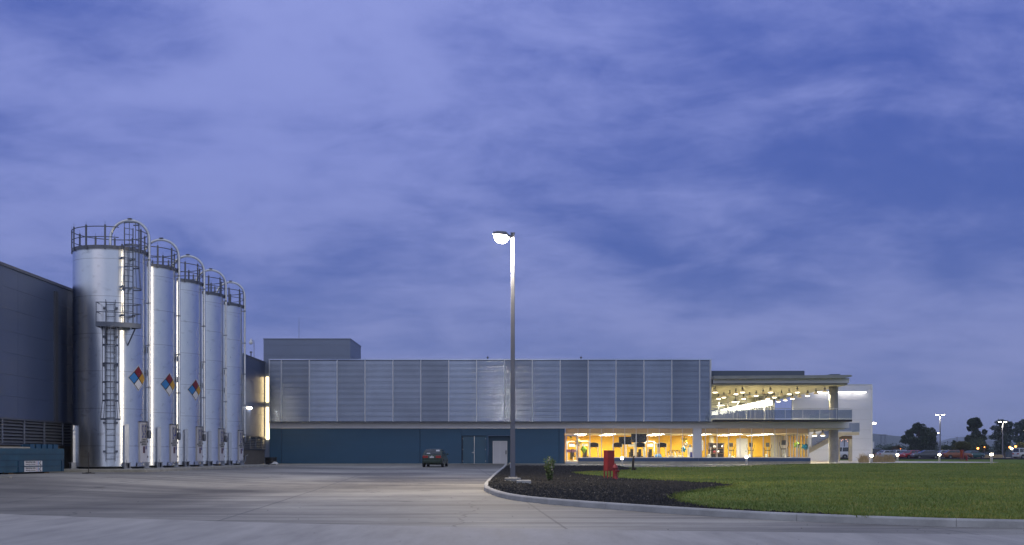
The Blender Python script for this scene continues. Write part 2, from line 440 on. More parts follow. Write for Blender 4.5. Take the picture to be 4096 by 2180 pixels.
def concrete_yard():
    m, nt, b = new_mat('yard_concrete')
    g = nn(nt, 'ShaderNodeNewGeometry')
    def noise_(scale, st, det=6, rough=.6, dist=0., rot=0.):
        mp = nn(nt, 'ShaderNodeMapping'); mp.inputs['Scale'].default_value = st; mp.inputs['Rotation'].default_value = (0, 0, R(rot))
        nt.links.new(g.outputs['Position'], mp.inputs[0])
        n = nn(nt, 'ShaderNodeTexNoise'); n.inputs['Scale'].default_value = scale; n.inputs['Detail'].default_value = det
        n.inputs['Roughness'].default_value = rough; n.inputs['Distortion'].default_value = dist
        nt.links.new(mp.outputs[0], n.inputs['Vector']); return n.outputs[0]
    big = noise_(.07, (1, .8, 1), 5, .55, .8)
    tyre = noise_(.22, (.35, 2.2, 1), 8, .72, .3, 14)
    tyre2 = noise_(.5, (.22, 3.5, 1), 8, .7, .2, -18)
    fine = noise_(3., (1, 1, 1), 8, .75)
    spots = noise_(1.3, (1, 1, 1), 3, .5)
    v = math_(nt, 'MULTIPLY_ADD', big, 2.4, -1.2)
    v = math_(nt, 'ADD', v, math_(nt, 'MULTIPLY_ADD', tyre, 1.7, -.85))
    v = math_(nt, 'ADD', v, math_(nt, 'MULTIPLY_ADD', tyre2, 1.1, -.55))
    v = math_(nt, 'ADD', v, math_(nt, 'MULTIPLY_ADD', fine, .5, -.25))
    r = ramp(nt, [(.0, (.088, .082, .076)), (.5, (.25, .235, .212)), (1., (.50, .47, .41))])
    nt.links.new(math_(nt, 'ADD', v, .5, clamp=True), r.inputs[0])
    sr = ramp(nt, [(.66, 0.), (.72, 1.)]); nt.links.new(spots, sr.inputs[0])
    c = mixc(nt, math_(nt, 'MULTIPLY', sr.outputs[0], .35), r.outputs[0], (.10, .10, .105))
    sp = nn(nt, 'ShaderNodeSeparateXYZ'); nt.links.new(g.outputs['Position'], sp.inputs[0])
    # every slab was poured from its own batch
    fl = [math_(nt, 'FLOOR', math_(nt, 'DIVIDE', math_(nt, 'ADD', sp.outputs[0], math_(nt, 'MULTIPLY_ADD', sp.outputs[1], .055, 400.3)), 7.)), math_(nt, 'FLOOR', math_(nt, 'DIVIDE', math_(nt, 'ADD', sp.outputs[1], 3.), 9.))]
    cbn = nn(nt, 'ShaderNodeCombineXYZ'); nt.links.new(fl[0], cbn.inputs[0]); nt.links.new(fl[1], cbn.inputs[1])
    wn = nn(nt, 'ShaderNodeTexWhiteNoise'); nt.links.new(cbn.outputs[0], wn.inputs['Vector'])
    c = mixc(nt, math_(nt, 'MULTIPLY', wn.outputs['Value'], .30), c, (.10, .095, .092))
    oil = noise_(.75, (1, 1, 1), 2, .4); orp = ramp(nt, [(.70, 0.), (.78, 1.)]); nt.links.new(oil, orp.inputs[0])
    c = mixc(nt, math_(nt, 'MULTIPLY', orp.outputs[0], .6), c, (.05, .048, .047))
    vor = nn(nt, 'ShaderNodeTexVoronoi'); vor.feature = 'DISTANCE_TO_EDGE'; vor.inputs['Scale'].default_value = .085
    wv = nn(nt, 'ShaderNodeVectorMath'); wv.operation = 'ADD'; nn_ = nn(nt, 'ShaderNodeTexNoise'); nn_.inputs['Scale'].default_value = .5; nn_.inputs['Detail'].default_value = 6
    nt.links.new(g.outputs['Position'], nn_.inputs['Vector']); sv = nn(nt, 'ShaderNodeVectorMath'); sv.operation = 'SCALE'; sv.inputs[3].default_value = 2.; nt.links.new(nn_.outputs['Color'], sv.inputs[0])
    nt.links.new(g.outputs['Position'], wv.inputs[0]); nt.links.new(sv.outputs[0], wv.inputs[1]); nt.links.new(wv.outputs[0], vor.inputs['Vector'])
    c = mixc(nt, math_(nt, 'MULTIPLY', math_(nt, 'LESS_THAN', vor.outputs['Distance'], .0022), .5), c, (.05, .05, .05))
    # saw-cut joints of the slabs
    jx = math_(nt, 'ABSOLUTE', math_(nt, 'SUBTRACT', math_(nt, 'FRACT', math_(nt, 'DIVIDE', math_(nt, 'ADD', sp.outputs[0], math_(nt, 'MULTIPLY_ADD', sp.outputs[1], .055, 400.3)), 7.)), .5))
    jy = math_(nt, 'ABSOLUTE', math_(nt, 'SUBTRACT', math_(nt, 'FRACT', math_(nt, 'DIVIDE', math_(nt, 'ADD', sp.outputs[1], 3.), 9.)), .5))
    j = math_(nt, 'MAXIMUM', math_(nt, 'LESS_THAN', jx, .0042), math_(nt, 'LESS_THAN', jy, .0040))
    c = mixc(nt, math_(nt, 'MULTIPLY', j, .55), c, (.07, .07, .075))
    nt.links.new(c, b.inputs['Base Color'])
    nt.links.new(math_(nt, 'MULTIPLY_ADD', fine, .3, .58), b.inputs['Roughness'])
    bp = nn(nt, 'ShaderNodeBump'); bp.inputs['Strength'].default_value = .35; bp.inputs['Distance'].default_value = .01
    nt.links.new(fine, bp.inputs['Height']); nt.links.new(bp.outputs[0], b.inputs['Normal'])
concrete_yard()
pm('road_concrete', (.36, .34, .32), .75, 0, .22, .8, .3, 40, stretch=(2.2, .35, 1))
pm('earth', (.045, .042, .032), .95, 0, .3, .05, .5, 2)
pm('asphalt', (.05, .05, .055), .85, 0, .25, .4, .4, 10)
pm('path_concrete', (.50, .47, .45), .8, 0, .08, .8, .1, 15)
pm('mulch_soil', (.009, .0085, .009), .95, 0, .5, 9, 1., 30)
def lawn_mat():
    m, nt, b = new_mat('lawn_grass')
    g = nn(nt, 'ShaderNodeNewGeometry')
    def n_(s, st=(1, 1, 1), d=6):
        mp = nn(nt, 'ShaderNodeMapping'); mp.inputs['Scale'].default_value = st; nt.links.new(g.outputs['Position'], mp.inputs[0])
        n = nn(nt, 'ShaderNodeTexNoise'); n.inputs['Scale'].default_value = s; n.inputs['Detail'].default_value = d; n.inputs['Roughness'].default_value = .7
        nt.links.new(mp.outputs[0], n.inputs['Vector']); return n.outputs[0]
    a = n_(.35); f = n_(7., (1, .5, 1)); p = n_(1.6)
    v = math_(nt, 'ADD', math_(nt, 'MULTIPLY', a, .5), math_(nt, 'MULTIPLY', f, .5))
    r = ramp(nt, [(.3, (.066, .108, .018)), (.5, (.12, .17, .028)), (.72, (.19, .225, .045))]); nt.links.new(v, r.inputs[0])
    pr = ramp(nt, [(.60, 0.), (.75, 1.)]); nt.links.new(p, pr.inputs[0])
    c = mixc(nt, math_(nt, 'MULTIPLY', pr.outputs[0], .5), r.outputs[0], (.10, .085, .03))
    nt.links.new(c, b.inputs['Base Color']); b.inputs['Roughness'].default_value = .9; b.inputs['Specular IOR Level'].default_value = .15
    bp = nn(nt, 'ShaderNodeBump'); bp.inputs['Strength'].default_value = .9; bp.inputs['Distance'].default_value = .08
    nt.links.new(f, bp.inputs['Height']); nt.links.new(bp.outputs[0], b.inputs['Normal'])
lawn_mat()

def sheet(name, mat, xs, ds, zf, dz=0.):
    m = MB(); n = len(xs)
    m.add([(x, d, zf(x, d) + dz) for d in ds for x in xs], [(j * n + i, j * n + i + 1, (j + 1) * n + i + 1, (j + 1) * n + i) for j in range(len(ds) - 1) for i in range(n - 1)])
    return struct(m.build(name, mat, smooth=180))
sheet('ground', 'earth', [-5000, -1500, -300, -80, -40, -24, -18, -13, -8, 0, 12, 24, 36, 60, 120, 400, 1500, 5000],
      [-400, -60, 0, 15, 22, 30, 36, 40, 46, 55, 60, 75, 90, 98, 104, 108, 130, 180, 260, 400, 900, 2500, 6000], ground_z, -.06)
sheet('yard', 'yard_concrete', [-60, -40, -30, -24, -21, -18, -15.5, -13, -10.5, -8, -4, 0, 4, 8, 14, 22, 40, 60],
      [-40, -10, 0, 10, 16, 19, 22, 26, 30, 35, 40, 46, 53, 60, 70, 80, 90, 97, 104, 108.2], ground_z, 0.)
# lighter road slab across the foreground
joint = [(-40, 41), (-22, 31.2), (-11.7, 26.3), (-6, 23.7), (0, 21.6), (4.9, 21.0 - .5), (12, 19.2), (26, 17.6), (60, 15)]
jl = kat(joint, 4)
m = MB()
for (a, b_), (c, d) in zip(jl, jl[1:]):
    rows = 5
    for k in range(rows):
        y0, y1 = b_ + (-12 - b_) * k / rows, b_ + (-12 - b_) * (k + 1) / rows
        z0, z1 = d + (-12 - d) * k / rows, d + (-12 - d) * (k + 1) / rows
        m.add([(a, y1, ground_z(a, y1) + .006), (c, z1, ground_z(c, z1) + .006), (c, z0, ground_z(c, z0) + .006), (a, y0, ground_z(a, y0) + .006)], [(0, 1, 2, 3)])
struct(m.build('road', 'road_concrete'))

kerb_pts = [(-.6, 105), (-.72, 85), (-.92, 64), (-1.05, 50), (-1.06, 43.5), (-.85, 39), (0, 33.6), (1.79, 29.6), (4.9, 24.9), (7.26, 22.8), (9.6, 21.6), (14, 20.4), (25, 19.1), (48, 18), (75, 17.4)]
kl = kat(kerb_pts, 10)
def offset(pl, w):
    out = []
    for i, p in enumerate(pl):
        a = Vector(pl[max(i - 1, 0)]); b = Vector(pl[min(i + 1, len(pl) - 1)])
        t = (b - a).normalized(); n = Vector((-t.y, t.x))
        out.append((p[0] + n.x * w, p[1] + n.y * w))
    return out
kin = offset(kl, .17)
# kerb in cast lengths with fine open joints
m = MB()
def kz(p): return ground_z(*p)
prof = [(0, -.1), (.006, .125), (.035, .155), (.17, .16), (.17, -.1)]
offs = [offset(kl, w) for w, _ in prof]
seg = 12
for s0 in range(0, len(kl) - 1, seg):
    e = min(s0 + seg, len(kl) - 1)
    idx = list(range(s0, e + 1))
    vs = []
    for q in idx:
        for (w, h), o in zip(prof, offs): 
            x, y = o[q]
            if q == e and e != len(kl) - 1: x, y = x + (o[q - 1][0] - x) * .03, y + (o[q - 1][1] - y) * .03
            vs.append((x, y, kz(kl[q]) + h))
    n = len(prof)
    fs = [(i * n + k, (i + 1) * n + k, (i + 1) * n + k + 1, i * n + k + 1) for i in range(len(idx) - 1) for k in range(n - 1)]
    fs += [tuple(range(n)), tuple((len(idx) - 1) * n + k for k in range(n - 1, -1, -1))]
    m.add(vs, fs)
struct(m.build('kerb', 'kerb_concrete'))

mulch_in = [(6.9, 23.35), (4.84, 25.9), (4.3, 28.5), (4.75, 33.4), (6.3, 37.5), (8.0, 41.8), (7.3, 44.5), (5.8, 48.2), (4.3, 54.5), (3.45, 64.3), (4.6, 68.5), (6.3, 71.5), (8.3, 80), (8.9, 93), (9.3, 105.9)]
mi = kat(mulch_in, 5)
kcut = min(range(len(kin)), key=lambda i: (kin[i][0] - 6.9) ** 2 + (kin[i][1] - 23.2) ** 2)
mulch_poly = kin[:kcut + 1] + mi[1:] + [(-.5, 105.9)]
lawn_poly = list(reversed(mi[1:])) + kin[kcut:] + [(75, 172), (28.7, 172), (28.7, 105.9)]
def inside(p, poly):
    x, y = p; c = False; j = len(poly) - 1
    for i in range(len(poly)):
        a, b = poly[i], poly[j]
        if (a[1] > y) != (b[1] > y) and x < (b[0] - a[0]) * (y - a[1]) / (b[1] - a[1]) + a[0]: c = not c
        j = i
    return c
def poly_sheet(name, mat, poly, zf, grid):
    pts = [Vector(p) for p in poly]; n = len(pts)
    extra = [Vector(g) for g in grid if inside(g, poly)]
    r = delaunay_2d_cdt(pts + extra, [], [list(range(n))], 1, 1e-5)
    m = MB(); m.add([(v.x, v.y, zf(v.x, v.y)) for v in r[0]], [tuple(f) for f in r[2]])
    return m.build(name, mat, smooth=180)
def rough_lawn(x, y): return lawn_z(x, y) - .01 + .02 * noise.noise((x * .5, y * .3, 3.)) + .012 * noise.noise((x * 2., y * 1.2, 1.))
def near_edge(x, y):
    d = min((x - a) ** 2 + (y - b) ** 2 for a, b in kin[::3])
    return math.sqrt(d)
def mulch_z(x, y):
    h = .035 * noise.noise((x * 1.1, y * .8, 7.)) + .03 * noise.noise((x * 4., y * 3., 2.))
    return lawn_z(x, y) + h * sm(0, .6, near_edge(x, y)) - .03 * (1 - sm(0, .5, near_edge(x, y)))
def jg(x0, x1, y0, y1, s, sy):
    return [(x + rnd.uniform(-.3, .3) * s, y + rnd.uniform(-.3, .3) * sy) for x in [x0 + s * i for i in range(int((x1 - x0) / s))] for y in [y0 + sy * i for i in range(int((y1 - y0) / sy))]]
struct(poly_sheet('mulch_bed', 'mulch_soil', mulch_poly, mulch_z, jg(-1, 9, 22, 106, .22, .5)))
struct(poly_sheet('lawn', 'lawn_grass', lawn_poly, rough_lawn, jg(3, 20, 18, 106, .45, .8) + jg(20, 75, 18, 172, 2., 2.)))

# lava-stone mulch: uncountable chips, one mesh
m = MB()
cnt = 0
while cnt < 34000:
    y = 22.5 + 84 * rnd.random() ** 2.0; x = rnd.uniform(-1, 9.4)
    if not inside((x, y), mulch_poly) or near_edge(x, y) < .05: continue
    s = rnd.uniform(.016, .042) * (1.0 + y / 140)
    z = mulch_z(x, y) + s * .2
    a = rnd.uniform(0, 6.28); c, sn = math.cos(a) * s, math.sin(a) * s
    k = [rnd.uniform(.6, 1.3) for _ in range(6)]
    vs = [(x + c * k[0], y + sn * k[0], z), (x - sn * k[1], y + c * k[1], z + s * rnd.uniform(-.3, .3)), (x - c * k[2], y - sn * k[2], z), (x + sn * k[3], y - c * k[3], z), (x + rnd.uniform(-.4, .4) * s, y + rnd.uniform(-.4, .4) * s, z + s * k[4]), ]
    m.add(vs, [(0, 1, 4), (1, 2, 4), (2, 3, 4), (3, 0, 4)]); cnt += 1
tag(m.build('mulch', 'stone_chip'), 'dark lava stone mulch covering the bed around the lamp post', 'mulch', kind='stuff')
# scattered pale leaves and grit on the mulch
m = MB()
for i in range(260):
    y = 23 + 50 * rnd.random() ** 1.6; x = rnd.uniform(-1, 8)
    if not inside((x, y), mulch_poly): continue
    s = rnd.uniform(.015, .035); z = mulch_z(x, y) + .045; a = rnd.uniform(0, 6.28)
    m.add([(x + s * math.cos(a + q), y + s * math.sin(a + q), z + rnd.uniform(0, .02)) for q in (0, 1.3, 3., 4.4)], [(0, 1, 2, 3)])
tag(m.build('leaf_litter', 'concrete_warm'), 'pale dry leaves and grit scattered on the dark mulch', 'leaf litter', kind='stuff')

# grass blades
m = MB(); cnt = 0
while cnt < 135000:
    t = rnd.random()
    y = 18 + 88 * t ** 2.1; 
    xmax = .52 * y + 9
    x = rnd.uniform(3, min(xmax, 60))
    if not inside((x, y), lawn_poly): continue
    h = rnd.uniform(.03, .075) * (1 + .5 * noise.noise((x * .8, y * .6, 0.))); w = rnd.uniform(.006, .012) * (1 + y / 45)
    if h < .02: continue
    z = rough_lawn(x, y) - .005; a = rnd.uniform(0, 6.28); lx, ly = rnd.uniform(-.6, .6) * h, rnd.uniform(-.6, .6) * h
    dx, dy = w * math.cos(a), w * math.sin(a)
    m.add([(x - dx, y - dy, z), (x + dx, y + dy, z), (x + lx, y + ly, z + h)], [(0, 1, 2)]); cnt += 1
bd = mi + [p for p in kin[kcut:] if p[0] < 16]
for i in range(9000):        # ragged rim along the bed and the kerb
    k = rnd.randrange(len(bd) - 1); a = Vector(bd[k]); b = Vector(bd[k + 1])
    if (b - a).length > 3: continue
    p = a + (b - a) * rnd.random(); x = p.x + rnd.gauss(0, .07); y = p.y + rnd.gauss(0, .10)
    if near_edge(x, y) < .03 or y > 105 or (x > 7.2 and not inside((x, y), lawn_poly)): continue
    h = rnd.uniform(.04, .12); w = rnd.uniform(.006, .011) * (1 + y / 45); z = lawn_z(x, y) - .02; q = rnd.uniform(0, 6.28)
    m.add([(x - w * math.cos(q), y - w * math.sin(q), z), (x + w * math.cos(q), y + w * math.sin(q), z), (x + rnd.uniform(-.8, .8) * h, y - rnd.uniform(-.3, .9) * h, z + h)], [(0, 1, 2)])
tag(m.build('grass', 'blade'), 'mown green grass of the lawn in front of the gym', 'grass', kind='stuff')
# small stones and grit lying on the yard
m = MB()
for i in range(260):
    y = 17.5 + 40 * rnd.random() ** 1.5; x = rnd.uniform(-.46, .46) * y
    if inside((x, y), [(p[0] - .3, p[1] - .3) for p in kl] + [(75, 172), (-.6, 172)]): continue
    s = rnd.uniform(.005, .014); z = ground_z(x, y)
    m.add([(x - s, y, z), (x, y - s, z), (x + s, y, z), (x, y + s, z), (x, y, z + s * 1.2)], [(0, 1, 4), (1, 2, 4), (2, 3, 4), (3, 0, 4)])
tag(m.build('grit', 'ink_dark'), 'small dark grit scattered over the concrete yard', 'grit', kind='stuff')

# paths, car park, verge
m = MB()
m.box(-23.1, 28.6, 106.0, 108.4, .3, .60); struct(m.build('pavement', 'concrete_warm'))
m = MB()
pp = [(24, 105.6), (34, 104.8), (40, 105.5), (44.5, 107.5), (47, 112), (43, 117), (40.3, 121), (40.3, 128.3), (24, 128.3)]
pe = kat(pp, 5)
def path_z(x, y): return max(lawn_z(x, y), .58) + .03
struct(poly_sheet('path', 'path_concrete', pe, path_z, jg(24, 48, 105, 128, 1.5, 1.5)))
sheet('car_park', 'asphalt', [-80, 20, 30, 40, 60, 90, 140], [183, 200, 240, 290], lambda x, d: .76, 0.)
m = MB(); m.box(-20, 75, 172.2, 182.5, .4, .80); struct(m.build('verge', 'mulch_soil'))
m = MB(); m.box(-20, 140, 182.6, 182.85, .4, .92); struct(m.build('car_park_kerb', 'black'))

# hills far off
pm('hill_scrub', (.07, .085, .07), .95, 0, .3, .004)
def hill(label, D, prof):
    """prof: photo x, crest y, turned into a ridge with real depth"""
    m = MB(); vs = []; n = len(prof); rows = 7
    for j in range(rows):
        t = j / (rows - 1); k = math.sin(math.pi * t * .98 + .02)
        d = D + (t - .5) * D * .35
        for i, (x, y) in enumerate(prof):
            zz = (Z(y, D) - .8) * k * (1 + .06 * noise.noise((x * .02, t * 4, D)))
            vs.append((X(x, D), d, .4 + max(zz, -1)))
    m.add(vs, [(j * n + i, j * n + i + 1, (j + 1) * n + i + 1, (j + 1) * n + i) for j in range(rows - 1) for i in range(n - 1)])
    o = m.build('hill', 'hill_scrub', smooth=180); struct(o); return o
hill('', 2600, [(3300, 1806), (3400, 1760), (3450, 1737), (3484, 1732), (3530, 1738), (3580, 1752), (3620, 1768), (3680, 1790), (3740, 1804), (3800, 1815)])
hill('', 3200, [(3660, 1814), (3740, 1792), (3800, 1768), (3835, 1760), (3880, 1760), (3930, 1765), (4000, 1768), (4060, 1775), (4120, 1782), (4250, 1800), (4350, 1812)])
hill('', 4300, [(3600, 1800), (3800, 1772), (3905, 1741), (3955, 1738), (3990, 1752), (4080, 1768), (4250, 1760), (4500, 1800)])
# ================================================================== silos on their pad
pm('ladder_steel', (.12, .14, .19), .5, .5, .2, 6)
PADZ = .70
m = MB(); m.bbox(-23.15, -18.0, 56.6, 85.0, .2, PADZ, .03); struct(m.build('concrete_pad', 'concrete_warm'))
RS = 1.83; HS = 11.17
def cp(a, r, z, c): 
    """point on a silo: a degrees from the side facing the yard gate (-Y) towards +X"""
    t = R(a); return (c[0] + r * math.sin(t), c[1] - r * math.cos(t), c[2] + z)

def arc(a0, a1, r, z, c, n=24): return [cp(a0 + (a1 - a0) * i / n, r, z, c) for i in range(n + 1)]

def hazard(c, root):
    """fire diamond wrapped round the shell"""
    az, zc, hw = 68., 4.66, .68
    def diamond(name, mat, u0, v0, half, off):
        m = MB(); N = 8; vs = []; fs = []
        for lay in (0, 1):
            for i in range(N + 1):
                for j in range(N + 1):
                    s, t = (i / N - .5) * 2 * half, (j / N - .5) * 2 * half
                    u, v = u0 + (s - t) * .5, v0 + (s + t) * .5
                    vs.append(cp(az + math.degrees(u / RS), RS + off + lay * .004, zc + v, c))
        K = (N + 1) ** 2
        for i in range(N):
            for j in range(N):
                q = [i * (N + 1) + j, (i + 1) * (N + 1) + j, (i + 1) * (N + 1) + j + 1, i * (N + 1) + j + 1]
                fs.append(q[::-1]); fs.append([k + K for k in q])
        m.add(vs, fs)
        return m.build(name, mat, root_or, smooth=60)
    root_or = root
    pl = diamond('hazard_sign', 'hz_white', 0, 0, hw, .004)
    root_or = pl
    diamond('sign_border', 'black', 0, 0, hw * .93, .010)
    q = hw * .93; h = q * .46
    for nm, u, v in (('hz_red', 0, q / 2), ('hz_blue', -q / 2, 0), ('hz_yellow', q / 2, 0), ('hz_white', 0, -q / 2)):
        diamond('sign_square', nm, u, v, h - .012, .016)
    return pl

def make_silo(k, label):
    c = (-20.97, 60.0 + 5.37 * k, PADZ)
    root = thing('silo', label, 'silo', c, 'storage silos in a row on the pad')
    m = MB()
    prof = [(RS - .02, .10), (RS, .12)]
    z = .12
    prof += [(RS, HS - .06), (RS + .015, HS - .04), (RS + .015, HS), (RS - .05, HS + .01), (.3, HS + .38), (0, HS + .4)]
    m.lathe(prof, c, 96); m.build('shell', 'silo_metal', root, smooth=30)
    m = MB(); m.lathe([(RS - .14, .0), (RS - .14, .13)], c, 48); m.build('skirt', 'black', root, smooth=40)
    # rim kick plate
    m = MB(); m.lathe([(RS + .02, HS - .02), (RS + .045, HS - .02), (RS + .045, HS + .16), (RS + .02, HS + .16), (RS + .02, HS - .02)], c, 64, cap=False)
    m.build('toe_board', 'galv_dark', root, smooth=40)
    # guard rail
    g = MB()
    for zz, r in ((HS + 1.10, .024), (HS + .58, .022)):
        g.tube(arc(62 if k == 0 else 0, 62 + 330 if k == 0 else 360, RS + .04, zz, c, 60), r, 6, close=False)
    rail = g.build('guard_rail', 'galv_dark', root, smooth=60)
    for i in range(12):
        a = i * 30 + 12
        if k == 0 and abs(a - 42) < 8: continue
        p = MB(); b = cp(a, RS + .06, HS - .05, c)
        p.xbox((b[0], b[1], b[2] + .62), (.09, .05, 1.24), Matrix.Rotation(R(a), 3, 'Z')); p.tube([(b[0], b[1], b[2] + 1.22), (b[0], b[1], b[2] + 1.42)], .008, 4)
        p.build('post', 'galv_dark', rail)
    # conveying line: arch over the rim and straight down the yard side
    m = MB(); pts = [(c[0] + .05, c[1] - .1, c[2] + HS + .3), (c[0] + .05, c[1] - .1, c[2] + HS + .85)]
    ctr = (c[0] + 1.02, c[2] + HS + .85); rr = .97
    for i in range(1, 16):
        t = math.pi - math.pi * i / 16
        pts.append((ctr[0] + rr * math.cos(t), c[1] - .1 + .25 * i / 16, ctr[1] + rr * .95 * math.sin(t)))
    pts.append((c[0] + RS + .17, c[1] + .15, c[2] + HS + .8)); pts.append((c[0] + RS + .17, c[1] + .15, c[2] + 1.95))
    m.tube(pts, .078, 12); pipe = m.build('fill_pipe', 'alu', root, smooth=60)
    m = MB(); m.lathe([(.05, 1.55), (.10, 1.60), (.115, 1.85), (.09, 1.98), (.062, 2.0)], (c[0] + RS + .17, c[1] + .15, c[2]), 12); m.build('coupling', 'galv_dark', pipe, smooth=40)
    for zz in (2.1, 4.2, 6.4, 8.6, HS - .3):
        m = MB(); m.box(c[0] + RS - .05, c[0] + RS + .25, c[1] + .12, c[1] + .18, c[2] + zz, c[2] + zz + .06)
        m.lathe([(.062, zz - .02), (.085, zz - .02), (.085, zz + .08), (.062, zz + .08)], (c[0] + RS + .17, c[1] + .15, c[2]), 10)
        m.build('pipe_bracket', 'galv', pipe)
    m = MB(); m.box(c[0] + .93, c[0] + 1.13, c[1] - .08, c[1] + .10, c[2] + HS + 1.83, c[2] + HS + 1.88); m.build('pipe_clamp', 'galv_dark', pipe)
    m = MB(); m.tube([cp(99, RS + .10, 1.9, c), cp(99, RS + .10, HS + .1, c)], .022, 6); m.build('conduit', 'galv', root, smooth=60)
    for zz in (5.0, 6.2):
        m = MB(); m.xbox(cp(99, RS + .1, zz, c), (.14, .14, .32), Matrix.Rotation(R(99), 3, 'Z')); m.build('junction_box', 'galv', root)
    # anchor channels with their feet
    for a in (43, 133, -47, -137):
        M3 = Matrix.Rotation(R(a), 3, 'Z')
        m = MB(); 
        for s in (-1, 1):
            b = cp(a, RS + .08, 1.25, c); o = M3 @ Vector((s * .10, 0, 0))
            m.xbox((b[0] + o.x, b[1] + o.y, b[2]), (.02, .18, 1.9), M3)
        b = cp(a, RS + .165, 1.28, c); m.xbox(b, (.22, .018, 1.96), M3)
        ch = m.build('anchor_channel', 'alu', root)
        m = MB(); b = cp(a, RS + .13, .17, c)
        m.xbox((b[0], b[1], b[2] + .13), (.34, .34, .03), M3); m.xbox((b[0], b[1], b[2] - .15), (.42, .40, .03), M3)
        for s in (-1, 1):
            o = M3 @ Vector((s * .13, 0, 0)); m.xbox((b[0] + o.x, b[1] + o.y, b[2]), (.05, .26, .30), M3)
        m.tube([(b[0], b[1], b[2] - .14), (b[0], b[1], b[2] + .3)], .05, 8)
        m.build('anchor_foot', 'galv', ch)
    # access door facing the yard (+X)
    fx = c[0] + RS + .012
    m = MB(); m.box(c[0] + 1.6, fx, c[1] - .45, c[1] + .45, c[2] + .32, c[2] + 2.40); dr = m.build('access_door', 'white_panel', root)
    m = MB(); m.box(c[0] + 1.6, fx + .03, c[1] - .48, c[1] + .48, c[2] + 2.40, c[2] + 2.45); m.build('drip_cap', 'galv_dark', dr)
    m = MB(); m.lathe([(RS + .02, .11), (RS + .05, .11), (RS + .05, .31), (RS + .02, .31)], c, 16, a0=-20, a1=20, cap=False); m.build('kick_plate', 'alu', dr, smooth=40)
    m = MB(); m.box(fx, fx + .006, c[1] - .33, c[1] + .33, c[2] + 1.18, c[2] + 2.31); lb = m.build('label_plate', 'label_grey', dr)
    fm = lambda y, zz: face_mat((fx + .009, c[1] + y, c[2] + zz), (0, 1, 0), (0, 0, 1))
    text('number', 'S-%d' % (5 - k), .98, 'ink_blue', lb, fm(0, 1.58), .40)
    for zz, w in ((1.46, .19), (1.35, .21), (1.23, .30)):       # three lines of small print, too small to read in the photograph
        y = -w; m = MB()
        while y < w:
            l = rnd.uniform(.025, .05); m.box(fx + .006, fx + .009, c[1] + y, c[1] + min(y + l, w), c[2] + zz, c[2] + zz + .065); y += l + .018
        m.build('print_line', 'ink_dark', lb)
    m = MB(); m.box(fx, fx + .012, c[1] - .12, c[1] + .12, c[2] + .80, c[2] + 1.15); m.build('door_window', 'plaque', dr)
    m = MB(); m.box(fx, fx + .008, c[1] + .2, c[1] + .32, c[2] + 1.0, c[2] + 1.17); m.build('warning_sticker', 'ink_blue', dr)
    for zz in (.55, 1.35, 2.1):
        m = MB(); m.box(fx, fx + .02, c[1] + .40, c[1] + .46, c[2] + zz, c[2] + zz + .11); m.build('hinge', 'ink_dark', dr)
    m = MB(); m.tube([(fx + .04, c[1] - .44, c[2] + 1.36), (fx + .04, c[1] - .30, c[2] + 1.36)], .014, 6); m.box(fx, fx + .05, c[1] - .45, c[1] - .41, c[2] + 1.33, c[2] + 1.39); m.build('handle', 'ink_dark', dr)
    for o_ in [dr] + list(dr.children_recursive): o_.data.transform(Matrix.Rotation(R(-6), 4, 'Z'))   # the door sits a little towards the gate
    if k < 3: hazard(c, root)
    return root, c

SL = ['largest and nearest silvery silo marked S-5, with two caged ladders and a platform',
      'silvery silo marked S-4 with a fire diamond, second from the front of the row',
      'silvery silo marked S-3 with the smallest fire diamond, middle of the row',
      'silvery silo marked S-2 without a fire diamond, second from the far end',
      'silvery silo marked S-1 without a fire diamond, farthest and last of the row']
silos = [make_silo(k, SL[k]) for k in range(5)]
root, c = silos[0]
def ladder(a, z0, z1, r, cage0=None, cage1=None, root=root, c=c):
    M3 = Matrix.Rotation(R(a), 3, 'Z')
    m = MB()
    def q(u, v, z):   # u sideways, v outwards
        b = cp(a, r, z, c); o = M3 @ Vector((u, -v, 0)); return (b[0] + o.x, b[1] + o.y, b[2])
    for s in (-.23, .23):
        b = q(s, 0, (z0 + z1) / 2); m.xbox(b, (.03, .075, z1 - z0), M3)
    z = z0 + .12
    while z < z1:
        m.tube([q(-.23, 0, z), q(.23, 0, z)], .016, 6); z += .30
    z = z0 + .5
    while z < z1 - .3:
        for s in (-.3, .3): m.xbox(q(s, -.09, z), (.12, .2, .1), M3)
        z += 1.45
    lad = m.build('ladder', 'ladder_steel', root)
    if cage0 is not None:
        m = MB()
        n = max(2, round((cage1 - cage0) / 1.02)); 
        for i in range(n + 1):
            z = cage0 + (cage1 - cage0) * i / n
            fl = 1.25 if i == 0 else 1.
            pts = [q(-.25, .0, z)] + [q(.40 * fl * math.sin(R(t)), .36 - .38 * fl * math.cos(R(t)) + .04, z) for t in range(-140 + 0, 141, 20)] 
            pts = [q(-.24, 0, z)] + [q(.38 * fl * math.cos(R(t)), .30 + .42 * fl * math.sin(R(t)), z) for t in range(190, -11, -20)] + [q(.24, 0, z)]
            for p0, p1 in zip(pts, pts[1:]):
                P0, P1 = Vector(p0), Vector(p1); d = P1 - P0
                m.ext([P0 - Vector((0, 0, .035)), P1 - Vector((0, 0, .035)), P1 + Vector((0, 0, .035)), P0 + Vector((0, 0, .035))], Vector((d.y, -d.x, 0)).normalized() * .008)
        for t in (180, 135, 90, 45, 0):
            pts = [q(.38 * f * math.cos(R(t)), .30 + .42 * f * math.sin(R(t)), z) for z, f in ((cage0, 1.25), (cage0 + (cage1 - cage0) / n, 1.), (cage1, 1.))]
            m.tube(pts, .018, 5)
        m.build('safety_cage', 'ladder_steel', lad)
    return lad
ladder(19.8, .38, 8.55, RS + .22, 2.5, 7.15)
